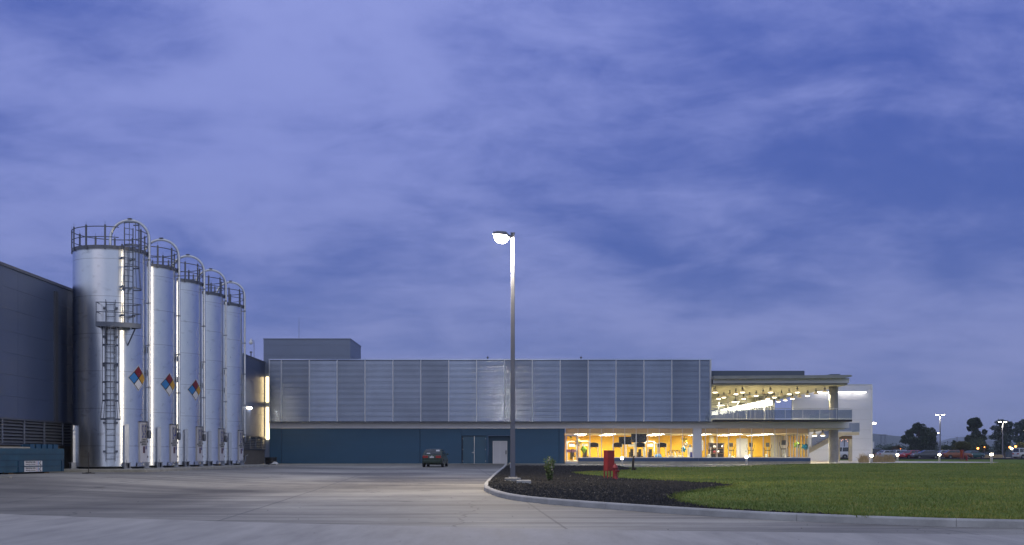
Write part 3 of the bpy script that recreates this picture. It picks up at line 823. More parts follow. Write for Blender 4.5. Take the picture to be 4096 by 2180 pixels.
ladder(45, 7.3, HS + 1.1, RS + .24, 9.1, HS + 1.25)
m = MB()
A0, A1 = 5, 53
top = arc(A0, A1, RS + .04, 7.27, c, 14) + list(reversed(arc(A0, A1, RS + .86, 7.27, c, 14)))
m.ext(top, (0, 0, .035))
for p0, p1 in zip(arc(A0, A1, RS + .86, 7.12, c, 14), arc(A0, A1, RS + .86, 7.12, c, 14)[1:]):
    P0, P1 = Vector(p0), Vector(p1); d = P1 - P0
    m.ext([P0, P1, P1 + Vector((0, 0, .24)), P0 + Vector((0, 0, .24))], Vector((d.y, -d.x, 0)).normalized() * .02)
for a in (A0, A1):
    P0, P1 = Vector(cp(a, RS + .04, 7.12, c)), Vector(cp(a, RS + .86, 7.12, c)); d = P1 - P0
    m.ext([P0, P1, P1 + Vector((0, 0, .24)), P0 + Vector((0, 0, .24))], Vector((d.y, -d.x, 0)).normalized() * .02)
for a in (14, 47): m.tube([cp(a, RS, 6.3, c), cp(a, RS + .8, 7.15, c)], .035, 6)
pf = m.build('platform', 'ladder_steel', root)
m = MB()
for zz in (7.85, 8.33):
    m.tube([cp(A0, RS + .1, zz, c)] + arc(A0, A1, RS + .84, zz, c, 14) + [cp(A1, RS + .1, zz, c)], .022, 6)
for a in (A0, 15, 32, 48, A1): m.tube([cp(a, RS + .84, 7.2, c), cp(a, RS + .84, 8.35, c)], .022, 6)
m.build('platform_rail', 'ladder_steel', pf)

# ================================================================== dark warehouse on the left
WX = -23.2
root = thing('warehouse', 'long dark metal clad warehouse behind the silos, with a louvre band near its foot', 'building', (WX, 80, .5))
ys = [30 + 6 * i for i in range(13)] + [108.0]
for k in range(7):       # long cladding sheets, one course each
    z0 = 3.12 + k * 1.0; z1 = z0 + .985
    m = MB()
    for a, b in zip(ys, ys[1:]): m.box(WX - .12, WX, a + .004, b - .003, z0, z1 + .007)
    m.build('wall_panel', 'warehouse_panel', root)
m = MB(); m.box(-60, WX - .13, 30, 107.9, 1.0, 10.0); m.build('wall', 'dark_wall', root)
m = MB(); m.box(-60, WX + .06, 29.9, 107.95, 10.02, 10.16); m.box(WX - .1, WX + .03, 29.9, 107.95, 9.2 + .93, 10.02); m.build('eave', 'warehouse_trim', root)
m = MB(); m.box(WX - .4, WX - .02, 30, 107.95, .2, 1.86); bw = m.build('base_wall', 'block_wall', root)
m = MB(); m.box(WX - .4, WX + .08, 30, 107.95, 1.86, 1.93); m.box(WX - .2, WX + .10, 30, 107.95, 3.03, 3.11); m.build('louvre_sill', 'warehouse_trim', root)
y = 31.0
while y < 106.5:
    y1 = min(y + 2.35, 107.9)
    m = MB()
    for i in range(7):
        z = 1.97 + i * .155
        m.ext([(WX - .05, y + .04, z + .10), (WX + .07, y + .04, z), (WX + .078, y + .04, z + .012), (WX - .04, y + .04, z + .112)], (0, y1 - y - .08, 0))
    m.box(WX + .05, WX + .11, y1 - .045, y1 + .045, 1.93, 3.03)
    m.build('louvre_panel', 'galv', root)
    y = y1
m = MB(); m.box(WX, WX + .09, 58.2, 58.6, 3.12, 9.7); m.build('wall_strip', 'warehouse_trim', root)  # raised vertical strip, slightly lighter than the wall panels
# pipe stub at the far end of the base wall
m = MB(); m.tube([(WX + .02, 99.2, .6), (WX + .12, 99.4, .9), (WX + .14, 99.6, 1.3), (WX + .14, 100.4, 1.42)], .04, 6); m.build('drain_hose', 'galv', root)
# wall lamp that lights the end of the warehouse, standing behind the last silo
wl = thing('wall_lamp', 'glowing wall lamp on the dark warehouse just past the last silo', 'lamp', (WX, 101.6, 5.6))
m = MB(); m.box(WX, WX + .16, 101.2, 102.0, 5.62, 5.70); m.build('lamp_housing', 'warehouse_trim', wl)
m = MB(); m.box(WX + .02, WX + .15, 101.22, 101.98, 5.50, 5.618); m.build('lamp_lens', 'em_flood', wl)
fl = thing('floodlight', 'unseen floodlight added on the back of the last silo, aimed at the warehouse wall', 'lamp', (-20.5, 83.6, 5.5))  # unseen fixture, added with its spots to brighten the warehouse wall
for zz in (4.2, 6.8):
    m = MB(); m.bbox(-20.68, -20.32, 83.38, 83.6, zz - .14, zz + .14, .03); m.box(-20.53, -20.47, 83.2, 83.38, zz - .04, zz + .04); hs_ = m.build('lamp_housing', 'warehouse_trim', fl)
    m = MB(); m.box(-20.64, -20.36, 83.60, 83.612, zz - .11, zz + .11); m.build('lamp_lens', 'em_wash', hs_)
# little gooseneck lamp and vent on the warehouse roof
gx, gD = X(1016, 104), 104
rl = thing('roof_lamp', 'small gooseneck lamp standing on the warehouse roof beside the last silo', 'lamp', (gx, gD, 10.1))
m = MB(); zt = Z(1368, gD); m.tube([(gx, gD, 10.1), (gx, gD, zt), (gx - .05, gD, zt + .12), (gx - .18, gD, zt + .14), (gx - .28, gD, zt)], .028, 6); m.build('pole', 'galv', rl, smooth=60)
m = MB(); m.lathe([(.02, .32), (.07, .30), (.09, .12), (.17, .05), (.19, -.05), (.12, -.18), (.02, -.2)], (gx - .28, gD, zt - .02), 14); m.build('lamp_shade', 'white_paint', rl, smooth=50)
rv = thing('roof_vent', 'tiny dark vent pipe on the warehouse roof below the gooseneck lamp', 'vent', (X(1004, 102), 102, 10.1))
m = MB(); m.lathe([(.05, 0), (.05, .35), (.12, .38), (.12, .46), (.02, .5)], rv.location, 10); m.build('vent_pipe', 'galv_dark', rv)

# ================================================================== things in front of the warehouse
# teal waste container along the warehouse, its far end showing; built along X, then turned
DL = 11.; DZ = .50; zt = 1.70; DW = 1.5
root = thing('waste_container', 'long teal steel waste container with ribbed sides at the left edge', 'container', (0, 0, 0))
hgt = zt - DZ - .12
m = MB()
for a, b in ((0, .235), (.255, .49), (.515, .745), (.77, 1.)): m.box(-DL, 0, 0, DW, DZ + .12 + hgt * a, DZ + .12 + hgt * b)
m.box(-DL + .02, -.03, .05, DW - .05, DZ + .12, zt - .02)
m.build('body', 'teal_paint', root)
for a in (.245, .5, .755):
    m = MB(); m.box(-DL, .012, -.018, DW, DZ + .12 + hgt * a - .022, DZ + .12 + hgt * a + .022); m.build('rib', 'teal_dark', root)
for x0 in (-.25, -3.9, -7.5):
    m = MB(); m.box(x0, x0 + .14, -.03, .0, DZ + .12, DZ + .12 + hgt * .475); m.build('upright', 'teal_dark', root)
m = MB(); m.box(-DL, -2.75, .1, DW - .1, zt, zt + .07); m.build('lid', 'concrete_warm', root)
m = MB()
for i in range(5): m.box(-2.65 + i * .5, -2.65 + i * .5 + .36, .15, .5, zt, zt + .20)
m.box(-2.7, -.25, .52, .6, zt, zt + .18); m.build('hinge_rail', 'blue_wall', root)
for sx in (-6.5, -4.2, -1.3):
    m = MB(); m.box(sx - .25, sx + .15, .1, DW - .1, DZ - .04, DZ + .12); m.build('skid', 'brown_beam', root)
for zc in (DZ + .12 + hgt * .1175, DZ + .12 + hgt * .3725):
    w, h = 1.46, hgt * .205; x0 = -3.39
    m = MB(); m.box(x0, x0 + w, -.012, 0, zc - h / 2, zc + h / 2); lb = m.build('sign_plate', 'hz_white', root)
    fm = lambda x, z_: face_mat((x0 + x, -.015, zc + z_), (1, 0, 0), (0, 0, 1))
    text('sign_text', 'CERTIFICACION PESAJE Y CONTROL', .10, 'ink_dark', lb, fm(.49, .02), .50)
    text('sign_text', 'www.ipc.com.mx', .115, 'ink_dark', lb, fm(.49, -.075), 1.0)
    m = MB(); m.box(x0 + .99, x0 + 1.03, -.016, -.012, zc - h * .46, zc + h * .46); m.build('stripe', 'pink_sign', lb)
    m = MB(); m.box(x0 + 1.10, x0 + 1.14, -.016, -.012, zc - h * .46, zc + h * .46); m.build('stripe', 'hz_blue', lb)
    text('sign_text', 'F', .09, 'hz_blue', lb, fm(1.18, -.02), .8)
    m = MB(); pts = [(x0 + 1.33 + .085 * math.cos(R(t)), -.017, zc + .082 * math.sin(R(t))) for t in range(70, 321, 15)]
    m.tube(pts, [.008 + .014 * math.sin(math.pi * i / (len(pts) - 1)) for i in range(len(pts))], 5); m.build('logo', 'ink_dark', lb)
root.location = (-21.5, 55.2, 0); root.rotation_euler = (0, 0, R(81.7))
# pale concrete block bottom left
root = thing('wheel_stop', 'pale concrete wheel stop with a red tie at the left edge', 'wheel stop', (X(0, 44), 44, .5))
zb = Z(1920, 44); m = MB(); m.ext([(X(-60, 44), 43.9, zb - .04), (X(42, 44), 43.9, zb - .04), (X(41, 44), 43.95, zb + .14), (X(-60, 44), 43.95, zb + .14)], (0, .22, 0)); m.build('block', 'concrete_warm', root)
m = MB(); m.ell((X(43, 44) + .03, 43.98, zb + .05), (.05, .03, .02), 8, .2); m.build('red_tie', 'red_paint', root)
# iron marker stand
D = 53.; gx = X(354, D); gz = ground_z(gx, D)
root = thing('marker_stand', 'thin rusty iron stand with a flat crossbar foot before the S-5 silo', 'stand', (gx, D, gz))
m = MB(); m.tube([(gx, D, gz), (gx, D, gz + .97)], .017, 6); m.build('rod', 'brown_dark', root)
m = MB(); m.box(gx - .29, gx + .29, D - .05, D + .05, gz, gz + .03); m.box(gx - .05, gx + .05, D - .22, D + .22, gz + .03, gz + .05); m.build('foot', 'brown_dark', root)
# black tub with a white cloth
D = 101.; x0, x1 = X(1059, D), X(1108, D); gz = .56
root = thing('plastic_tub', 'low black plastic tub beside the dark blue wall corner', 'tub', ((x0 + x1) / 2, D, gz))
m = MB(); cx = (x0 + x1) / 2
m.lathe([(.46, 0), (.50, .3), (.52, .58), (.55, .60), (.55, .64), (.49, .64), (.47, .3), (.40, .05)], (cx, D, gz), 28, cap=True); m.build('tub_body', 'plastic_black', root, smooth=40)
m = MB(); m.lathe([(.505, .28), (.53, .29), (.53, .32), (.505, .33)], (cx, D, gz), 28, cap=False); m.build('rib', 'plastic_black', root)
D2 = 100.2; root = thing('white_cloth', 'crumpled white cloth lying against the black plastic tub', 'cloth', (X(1095, D2), D2, gz))
m = MB(); bx = X(1096, D2)
N = 9; vs = [(bx + (i / (N - 1) - .5) * .75, D2 + (j / (N - 1) - .5) * .5, gz + .03 + .22 * math.exp(-((i - 5) ** 2 + (j - 4) ** 2) / 9) * (1 + .6 * noise.noise((i * .7, j * .9, 2)))) for j in range(N) for i in range(N)]
m.add(vs, [(j * N + i, j * N + i + 1, (j + 1) * N + i + 1, (j + 1) * N + i) for j in range(N - 1) for i in range(N - 1)]); m.build('cloth_folds', 'cloth_white', root, smooth=180)
# ================================================================== main building
FD = 108.0; BZ = .58
root = thing('factory_building', 'long low factory wing with a silver louvre screen above dark blue walls', 'building', (0, FD, BZ))
MBR = root
# grey tower block behind the left end of the screen
x0, x1, zt = X(1053, FD), X(1400.6, FD), Z(1356.9, FD)
cuts = [.3, 4.4, 6.1, 7.8, Z(1475, FD), Z(1422.5, FD), Z(1380, FD), zt]
m = MB()
for a, b in zip(cuts, cuts[1:]):
    m.box(x0, x1, FD + .12, FD + 7.7, a + .008, b - .008)
m.box(x0 + .04, x1 - .04, FD + .16, FD + 7.66, .3, zt - .03); m.build('tower_block', 'tower_panel', root)
m = MB(); m.box(x0 - .03, x1 + .03, FD + .08, FD + 7.74, zt, zt + .09); m.build('tower_coping', 'tower_panel', root)
# lit corner slot
for a, b in ((1508, 1608), (1629, 1757)):
    m = MB(); m.box(X(1064, FD) + .02, X(1076, FD), FD - .04, FD + .08, Z(b, FD), Z(a, FD)); sl = m.build('lit_slot_window', 'em_slot', root)
    m = MB(); m.box(X(1062, FD) - .03, X(1064, FD), FD - .12, FD + .1, Z(b, FD) - .03, Z(a, FD) + .03); m.build('window_frame', 'white_panel', sl)
# dark wall behind the louvres
m = MB(); m.box(X(1076, FD) + .03, 18.62, FD + .02, FD + .1, 4.5, 10.28); m.box(X(1076, FD) + .03, 18.3, FD + .1, FD + 30, 10.0, 10.15); m.build('upper_wall', 'dark_wall', root)
# blue ground-floor wall with the door recess
bx0, bx1 = X(1077, FD), X(2260, FD)
rx0, rx1, rz = X(1847, FD), X(2046, FD), Z(1742.6, FD)
WT = Z(1712, FD)
for a, b in ((bx0, X(1126, FD)), (X(1126, FD), X(1680, FD)), (X(1680, FD), rx0), (rx1, X(2236, FD)), (X(2236, FD), bx1)):
    m = MB(); m.box(a + .022, b - .022, FD, FD + .3, BZ, WT); m.build('blue_wall', 'blue_wall', root)
m = MB(); m.box(rx0 - .012, rx1 + .012, FD, FD + .3, rz, WT); m.build('lintel', 'blue_wall', root)
m = MB(); m.box(bx0, X(1950, FD), FD + .3, FD + .4, BZ, WT); m.box(rx1, bx1, FD + .3, FD + .4, BZ, WT); m.build('backing_wall', 'dark_wall', root)
m = MB(); m.box(bx0, bx1, FD - .02, FD + .35, .3, BZ); m.build('plinth', 'concrete_warm', root)
# double door
dx0, dx1 = X(1850, FD), X(1944, FD)
for a, b, hs in ((dx0, (dx0 + dx1) / 2, 1), ((dx0 + dx1) / 2, dx1, -1)):
    m = MB(); m.box(a + .015, b - .015, FD + .14, FD + .2, BZ + .02, rz - .05); d = m.build('door', 'door_blue', root)
    hx = b - .1 if hs > 0 else a + .1
    if hs > 0:
        m = MB(); m.tube([(hx, FD + .09, BZ + 1.06), (hx - .14, FD + .09, BZ + 1.06)], .018, 6); m.box(hx - .02, hx + .02, FD + .09, FD + .14, BZ + .98, BZ + 1.14); m.build('handle', 'alu', d)
    for zz in (.2, 1.3, 2.3):
        m = MB(); e = a + .02 if hs > 0 else b - .05; m.box(e, e + .03, FD + .12, FD + .14, BZ + zz, BZ + zz + .1); m.build('hinge', 'alu', d)
m = MB(); mx = (dx0 + dx1) / 2; m.box(mx - .02, mx + .02, FD + .11, FD + .14, BZ + .02, rz - .05); m.box(dx0, dx1, FD + .10, FD + .22, BZ, BZ + .02); m.build('door_trim', 'alu', root)
m = MB(); m.box(dx1, X(1952, FD), FD + .02, FD + .3, BZ, rz); m.build('door_jamb', 'blue_wall', root)
# recess with the white door
m = MB(); m.box(X(1952, FD), rx1, FD + .7, FD + .8, BZ, rz); m.box(X(1952, FD), rx1, FD + .3, FD + .7, rz - .06, rz - .02); m.build('recess_wall', 'blue_wall', root)
wx0, wx1 = X(1971, FD + .5), X(2029, FD + .5); wzt = Z(1764, FD + .5)
m = MB(); m.box(wx0, wx1, FD + .50, FD + .6, BZ, wzt); wd = m.build('door', 'white_panel', root); wd['label'] = 'white recessed door leaf'
m = MB(); 
for s, e in ((wx0, wx0 + .06), ((wx0 + wx1) / 2 - .012, (wx0 + wx1) / 2 + .012), (wx1 - .06, wx1)): m.box(s, e, FD + .475, FD + .50, BZ, wzt)
m.box(wx0, wx1, FD + .47, FD + .475, wzt - .06, wzt); m.build('door_frame', 'white_paint', wd)
m = MB(); m.box(wx1 - .16, wx1 - .07, FD + .42, FD + .50, BZ + .9, BZ + 1.25); m.build('handle', 'ink_dark', wd)
# fascia band
fz0, fz1 = WT, Z(1689, FD)
fx = [X(1077, FD), X(1126, FD), X(1680, FD), X(1847, FD), X(2236, FD), X(2260, FD), X(2794, FD), X(3050, FD), X(3256, FD), X(3395, FD)]
for a, b in zip(fx, fx[1:]):
    m = MB(); m.box(a + .006, b - .006, FD - .14, FD + .25, fz0, fz1); m.build('fascia_panel', 'pale_wall', root)
m = MB(); m.box(fx[0], fx[5], FD - .15, FD - .0, fz0 - .035, fz0 - .002); m.build('fascia_drip', 'alu', root)
# louvre screen
SX0, SX1 = X(1078, 107.3), X(2840, 107.3); SZ0, SZ1 = Z(1688, 107.3), Z(1436, 107.3)
mul = [1126.3 + 111.45 * i for i in range(16)]
edges = [SX0] + [X(q, 107.3) for q in mul] + [SX1]
NS = 50; pitch = (SZ1 - .14 - SZ0 - .08) / NS
for a, b in zip(edges, edges[1:]):
    m = MB()
    for i in range(NS):
        z = SZ0 + .08 + i * pitch; tw = rnd.uniform(-1.5, 1.5)
        pr = [(107.30 - .099 * math.cos(R(q + tw)), z + .012 + .099 * math.sin(R(q + tw))) for q in (-5, 2, 9, 17, 24, 31)] + [(107.225, z + .052), (107.215, z + .02)]
        m.ext([(a + .03, *q) for q in pr], (b - a - .06, 0, rnd.uniform(-.003, .003)))
    m.build('louvre_panel', 'louvre_metal', root, smooth=40)
for q in edges:
    m = MB(); m.box(q - .032, q + .032, 107.16, 107.42, SZ0 + .04, SZ1 - .12); m.build('mullion', 'mullion', root)
m = MB(); m.box(SX0 - .05, SX1 + .05, 107.14, 107.5, SZ1 - .12, SZ1); m.build('screen_cap', 'louvre_metal', root)
m = MB(); m.box(SX0 - .05, SX1 + .05, 107.15, 107.8, SZ0 - .04, SZ0 + .04); m.build('screen_sill', 'galv_dark', root)
m = MB(); m.box(SX1 + .05, SX1 + .10, 107.14, FD, SZ0 - .03, SZ1 - .005); m.build('screen_end', 'mullion', root)

# ------------------------------------------------ gym on the ground floor
GX0, GX1, GB, GF, GC = X(2261, FD), 27.9, 121.0, .80, Z(1733.5, FD)
m = MB(); m.box(GX0, GX1, FD + .1, GB, .4, GF); m.build('gym_floor', 'floor_gym', root)
m = MB(); m.box(GX0 - .2, GX1, FD + 1.6, GB + .2, GC, GC + .1); m.build('gym_ceiling', 'ceiling_cream', root)
bl_x = [GX0, X(2545, FD), X(2788, FD), X(3007, FD), GX1 - .05]
for a, b in zip(bl_x, bl_x[1:]):
    m = MB(); m.box(a + .01, b - .01, FD + .20, FD + .206, GC + .01, fz0 + .02); m.box(a + .01, b - .01, FD + .195, FD + .211, GC - .012, GC + .01); m.build('roller_blind', 'blind_fabric', root)
m = MB(); m.box(GX0 - .2, GX1, FD + .3, FD + 1.6, fz0 + .08, fz0 + .14); m.build('upper_soffit', 'ceiling_cream', root)
m = MB(); m.box(GX0 + .2, GX1 - .2, FD + 1.1, FD + 1.25, fz0 + .01, fz0 + .07); m.build('added_backlight', 'em_strip', root)  # unseen strip, added to light the blinds from behind
m = MB(); m.box(GX0 - .2, GX1 - .7, GB, GB + .2, .4, GC); m.build('back_wall', 'orange_wall', root)
m = MB(); m.box(GX1 - .7, GX1, GB, GB + .2, .4, GC); m.build('corner_pier', 'ceiling_cream', root)
m = MB(); m.box(GX0 - .2, GX0 - .05, FD + .3, GB, .4, GC); m.build('side_wall', 'orange_wall', root)
m = MB(); m.box(X(2836, GB) + .0, X(2848, GB), GB - .9, GB, GF, GC); m.build('wall_pier', 'ceiling_cream', root)
sill = Z(1832, FD)
sx = [X(2312, FD), X(2794, FD), X(3050, FD), 28.02]
for a, b in zip(sx, sx[1:]):
    m = MB(); m.box(a + .006, b - .006, FD - .10, FD + .12, BZ + .22, sill); m.build('sill_wall', 'blue_sill', root)
m = MB(); m.box(GX1 - .1, 28.02, FD + .13, GB, BZ + .22, sill); m.build('sill_wall', 'blue_sill', root)
m = MB(); m.box(sx[0], 28.02, FD - .11, FD + .14, .3, BZ + .22); m.build('sill_plinth', 'concrete_warm', root)
m = MB(); m.box(sx[0], 28.03, FD - .12, FD + .13, sill, sill + .03); m.build('sill_cap', 'alu', root)
def window(xa, xb, za, zb, y, axis='x', fr='mullion', w=.035):
    """one glazed bay: frame with its pane"""
    m = MB()
    if axis == 'x':
        m.box(xa, xa + w, y - .05, y + .05, za, zb); m.box(xb - w, xb, y - .05, y + .05, za, zb)
        m.box(xa + w, xb - w, y - .04, y + .04, zb - .05, zb); m.box(xa + w, xb - w, y - .04, y + .04, za, za + .05)
    else:
        m.box(y - .05, y + .05, xa, xa + w, za, zb); m.box(y - .05, y + .05, xb - w, xb, za, zb)
        m.box(y - .04, y + .04, xa + w, xb - w, zb - .05, zb); m.box(y - .04, y + .04, xa + w, xb - w, za, za + .05)
    f = m.build('window', fr, root)
    m = MB()
    if axis == 'x': m.add([(xa + w, y, za + .05), (xb - w, y, za + .05), (xb - w, y, zb - .05), (xa + w, y, zb - .05)], [(0, 1, 2, 3)])
    else: m.add([(y, xa + w, za + .05), (y, xb - w, za + .05), (y, xb - w, zb - .05), (y, xa + w, zb - .05)], [(0, 1, 2, 3)])
    m.build('pane', 'pane', f)
gw = [2312, 2360, 2406, 2453, 2499, 2545, 2591, 2637, 2684, 2730, 2772]
for a, b in zip(gw, gw[1:]): window(X(a, FD), X(b, FD), sill + .03, fz0, FD + .02)
gw = [2806, 2822, 2868.5, 2914.8, 2960.7, 3007, 3053.3, 3099.3, 3145.6, 3190, 3234]
for a, b in zip(gw, gw[1:]): window(X(a, FD), X(b, FD), sill + .03, fz0, FD + .02)
window(GX0, X(2312, FD), Z(1737, FD), fz0, FD + .02)
yy = [FD + .1 + i * 1.18 for i in range(12)]
for a, b in zip(yy, yy[1:]): window(a, min(b, GB), sill + .03, fz0, GX1, 'y', 'white_panel', .06)
m = MB(); m.box(X(2773, FD), X(2805, FD), FD - .06, FD + .5, BZ + .3, fz0); m.build('pier', 'pale_wall', root)
# glazed entrance door
dz1 = Z(1738.5, FD); ex0, ex1 = GX0 + .03, X(2311, FD)
m = MB(); w = .11
m.box(ex0, ex0 + w, FD - .03, FD + .05, BZ + .03, dz1); m.box(ex1 - w, ex1, FD - .03, FD + .05, BZ + .03, dz1); m.box(ex0 + w, ex1 - w, FD - .03, FD + .05, dz1 - .14, dz1); m.box(ex0 + w, ex1 - w, FD - .03, FD + .05, BZ + .03, BZ + .2)
gd = m.build('glass_door', 'white_panel', root)
m = MB(); m.add([(ex0 + w, FD + .01, BZ + .2), (ex1 - w, FD + .01, BZ + .2), (ex1 - w, FD + .01, dz1 - .14), (ex0 + w, FD + .01, dz1 - .14)], [(0, 1, 2, 3)]); m.build('pane', 'pane', gd)
for a, b in ((2266.5, 2284), (2286.8, 2305)):
    m = MB(); m.box(X(a, FD), X(b, FD), FD - .012, FD + .006, Z(1809, FD), Z(1798, FD)); m.build('door_sign', 'pink_sign', gd)
m = MB(); m.tube([(ex1 - .06, FD - .09, BZ + .8), (ex1 - .06, FD - .09, BZ + 1.2)], .018, 6); m.build('handle', 'galv_dark', gd)
m = MB(); m.box(GX0 + .03, X(2312, FD), FD - .1, FD + .1, .3, BZ + .03); m.build('threshold', 'concrete_warm', root)

# ------------------------------------------------ terrace, upper hall and roof
DKZ = 4.60; RZ = 7.88; REX = 31.1; RBY = 160.
m = MB(); m.box(18.65, 31.28, 105.75, 107.0, DKZ - .13, DKZ + .06); m.build('deck_edge', 'black', root)
m = MB(); m.box(18.65, 31.25, 107.0, 122.4, DKZ - .12, DKZ); m.box(8., 27.8, 122.4, RBY, DKZ - .12, DKZ); m.build('deck_floor', 'deck_concrete', root)
m = MB(); m.box(27.95, 31.3, FD + .26, 122., fz0 - .12, fz0 + .02); m.build('terrace_soffit', 'ceiling_cream', root)
m = MB(); m.box(X(3257, FD), X(3389, FD), FD - .04, FD + .24, Z(1713, FD) - .0, fz0 - .005); m.build('beam_lip', 'concrete_grey', root)
m = MB(); m.box(18.65, REX, 106.8, RBY, RZ, RZ + .1); m.build('roof_soffit', 'ceiling_cream', root)
for a, b in ((18.65, X(3050, 107)), (X(3050, 107), X(3256, 107)), (X(3256, 107), X(3395, 106.7))):
    if b > a: 
        m = MB(); m.box(a + .005, b - .005, 106.5, 106.8, Z(1532, 106.6), Z(1513, 106.6)); m.build('fascia_panel', 'pale_wall', root)
m = MB(); m.box(18.65, X(3388, 106.8), 106.62, 106.9, Z(1538.5, 106.7), Z(1532, 106.6) - .003); m.build('beam_lip', 'concrete_grey', root)
# roof slab with a thin tapering nose
zt, zb = Z(1500, 106), Z(1512.5, 106)
m = MB(); m.ext([(18.6, 105.9, zt - .08), (30.7, 105.9, zt), (31.2, 105.9, zt), (31.34, 105.9, zt - .07), (31.32, 105.9, zt - .14), (31.0, 105.9, zb + .1), (30.6, 105.9, zb), (18.6, 105.9, zb - .08)], (0, RBY - 106, 0)); m.build('roof_slab', 'roof_slab', root)
m = MB(); m.box(18.3, X(3218, 109), 109., 140, zt - .1, Z(1483, 109)); m.build('roof_parapet', 'parapet', root)
m = MB(); m.bbox(X(3320, 111), X(3362, 111), 111, 113, zt - .1, Z(1496, 111), .05); m.build('roof_hatch', 'parapet', root)
# columns
ccx, cr = X(3336.5, 108.6), .43
m = MB(); m.lathe([(cr, .3), (cr, fz0 - .15)], (ccx, 108.8, 0), 28); m.build('column', 'concrete_grey', root, smooth=40)
m = MB(); m.lathe([(cr, DKZ), (cr, RZ)], (ccx, 108.8, 0), 28); m.build('column', 'concrete_grey', root, smooth=40)
# balcony rail: perforated sheets between posts
ry = 105.9; rz0, rz1 = DKZ + .10, DKZ + .98
px_ = [2842, 2932, 3002, 3071.5, 3141, 3211, 3279, 3347, 3408.5]
for a, b in zip(px_, px_[1:]):
    m = MB(); m.box(X(a, ry) + .03, X(b, ry) - .02, ry - .012, ry, rz0 + .09, rz1 - .02); m.build('rail_panel', 'perforated', root)
for a in px_:
    m = MB(); m.box(X(a, ry) - .02, X(a, ry) + .02, ry + .005, ry + .06, DKZ, rz1 + .08); m.build('rail_post', 'alu', root)
m = MB(); m.tube([(X(2842, ry), ry + .03, rz1 + .10), (X(3401, ry), ry + .03, rz1 + .10)], .03, 8); m.build('handrail', 'alu', root, smooth=50)
m = MB(); m.box(X(2842, ry), X(3409, ry), ry - .02, ry + .03, rz0, rz0 + .04); m.box(X(2842, ry), X(3409, ry), ry - .02, ry + .03, rz0 + .065, rz0 + .085); m.build('bottom_rail', 'alu', root)
m = MB(); m.box(X(3408, ry), X(3408, ry) + .012, ry + .06, 121, rz0 + .05, rz1); m.build('rail_panel', 'perforated', root)
# upper hall behind glass
HD = 122.4
for i in range(10):
    a = 18.2 + i * .96; window(a, a + .96, DKZ, RZ, HD, 'x', 'white_panel', .05)
y = HD
for i in range(30):
    window(y, y + 1.2, DKZ, RZ - .02, 27.8, 'y', 'white_panel', .10); y += 1.2
m = MB(); m.box(8, 28, RBY - .4, RBY, DKZ, RZ); m.build('hall_back_wall', 'ceiling_cream', root)
m = MB(); m.box(8, 8.2, HD, RBY, DKZ, RZ); m.build('hall_side_wall', 'ceiling_cream', root)
m = MB(); m.box(10, 18.2, HD - .1, HD + .1, DKZ, RZ); m.build('hall_front_wall', 'ceiling_cream', root)
m = MB(); m.box(18.3, 18.5, FD + .3, HD, DKZ, RZ); m.build('terrace_side_wall', 'ceiling_cream', root)
m = MB(); m.box(27.74, 27.95, HD - .12, HD + .25, DKZ, RZ); m.build('corner_post', 'galv_dark', root)
for y in (130, 138, 146, 154):
    m = MB(); m.box(18.7, 27.7, y, y + .5, RZ - .55, RZ - .005); m.build('ceiling_beam', 'ceiling_cream', root)
cv = thing('cove_light', 'long glowing light strip along the right glass wall of the upper hall', 'light', (27.5, 140, 7.0))
m = MB(); m.box(27.15, 27.55, 123, 158, 6.85, 7.28); m.build('diffuser', 'em_cove', cv)
m = MB(); m.box(27.1, 27.62, 123, 158, 7.285, 7.36); m.build('housing', 'white_paint', cv)
for i in range(6):
    t = thing('hall_light', 'flat lit ceiling light %s inside the upper hall' % ['nearest the glass front on the left', 'nearest the glass front on the right', 'second row on the left', 'second row on the right', 'third row on the left', 'third row on the right'][i], 'light', (20.5 + 4 * (i % 2), 126 + 9 * (i // 2), 7.2), 'ceiling lights in the upper hall')
    lx, ly, lz = t.location
    m = MB(); m.lathe([(.42, 0), (.42, .03)], (lx, ly, lz), 16); m.build('lens', 'em_bay', t)
    m = MB(); m.lathe([(.44, .035), (.3, .16), (.05, .3), (.05, .66)], (lx, ly, lz), 16); m.build('reflector', 'galv', t)

# pendant lamps under the roof: one built, the rest copied
def make_bay(lit):
    t = thing('pendant_lamp', '', 'lamp', (0, 0, 0), 'bell-shaped pendant lamps under the terrace roof')
    m = MB(); m.lathe([(.10, 0), (.10, -.03), (.03, -.035), (.03, -.10)], (0, 0, 0), 10); m.build('ceiling_mount', 'galv_dark', t)
    m = MB(); m.lathe([(.06, -.09), (.10, -.13), (.11, -.24), (.075, -.28)], (0, 0, 0), 14); m.build('ballast', 'galv', t, smooth=40)
    m = MB(); m.lathe([(.07, -.27), (.11, -.32), (.19, -.42), (.25, -.50), (.26, -.535), (.25, -.535), (.18, -.42), (.08, -.30)], (0, 0, 0), 20, cap=False); m.build('bell_shade', 'acrylic_bell', t, smooth=40)
    m = MB(); m.lathe([(.205, -.515), (.205, -.55), (.15, -.59), (.0, -.60)] if lit else [(.2, -.47), (.0, -.475)], (0, 0, 0), 20); m.build('lens', 'em_bay' if lit else 'glass_dark', t, smooth=60)
    return t
protos = {}; BAYS = []
cols = [19.25, 21.85, 24.5, 27.05, 29.65]; rows = [109., 112.2, 115.4, 118.6, 121.6, 124.8, 128., 131.2]
unlit = {(1, 2), (1, 4), (2, 1), (2, 3), (3, 2), (3, 4)}
on = ['first', 'second', 'third', 'fourth', 'fifth', 'sixth', 'seventh', 'eighth']
cn = ['leftmost', 'second from the left', 'third from the left', 'second from the right', 'rightmost']
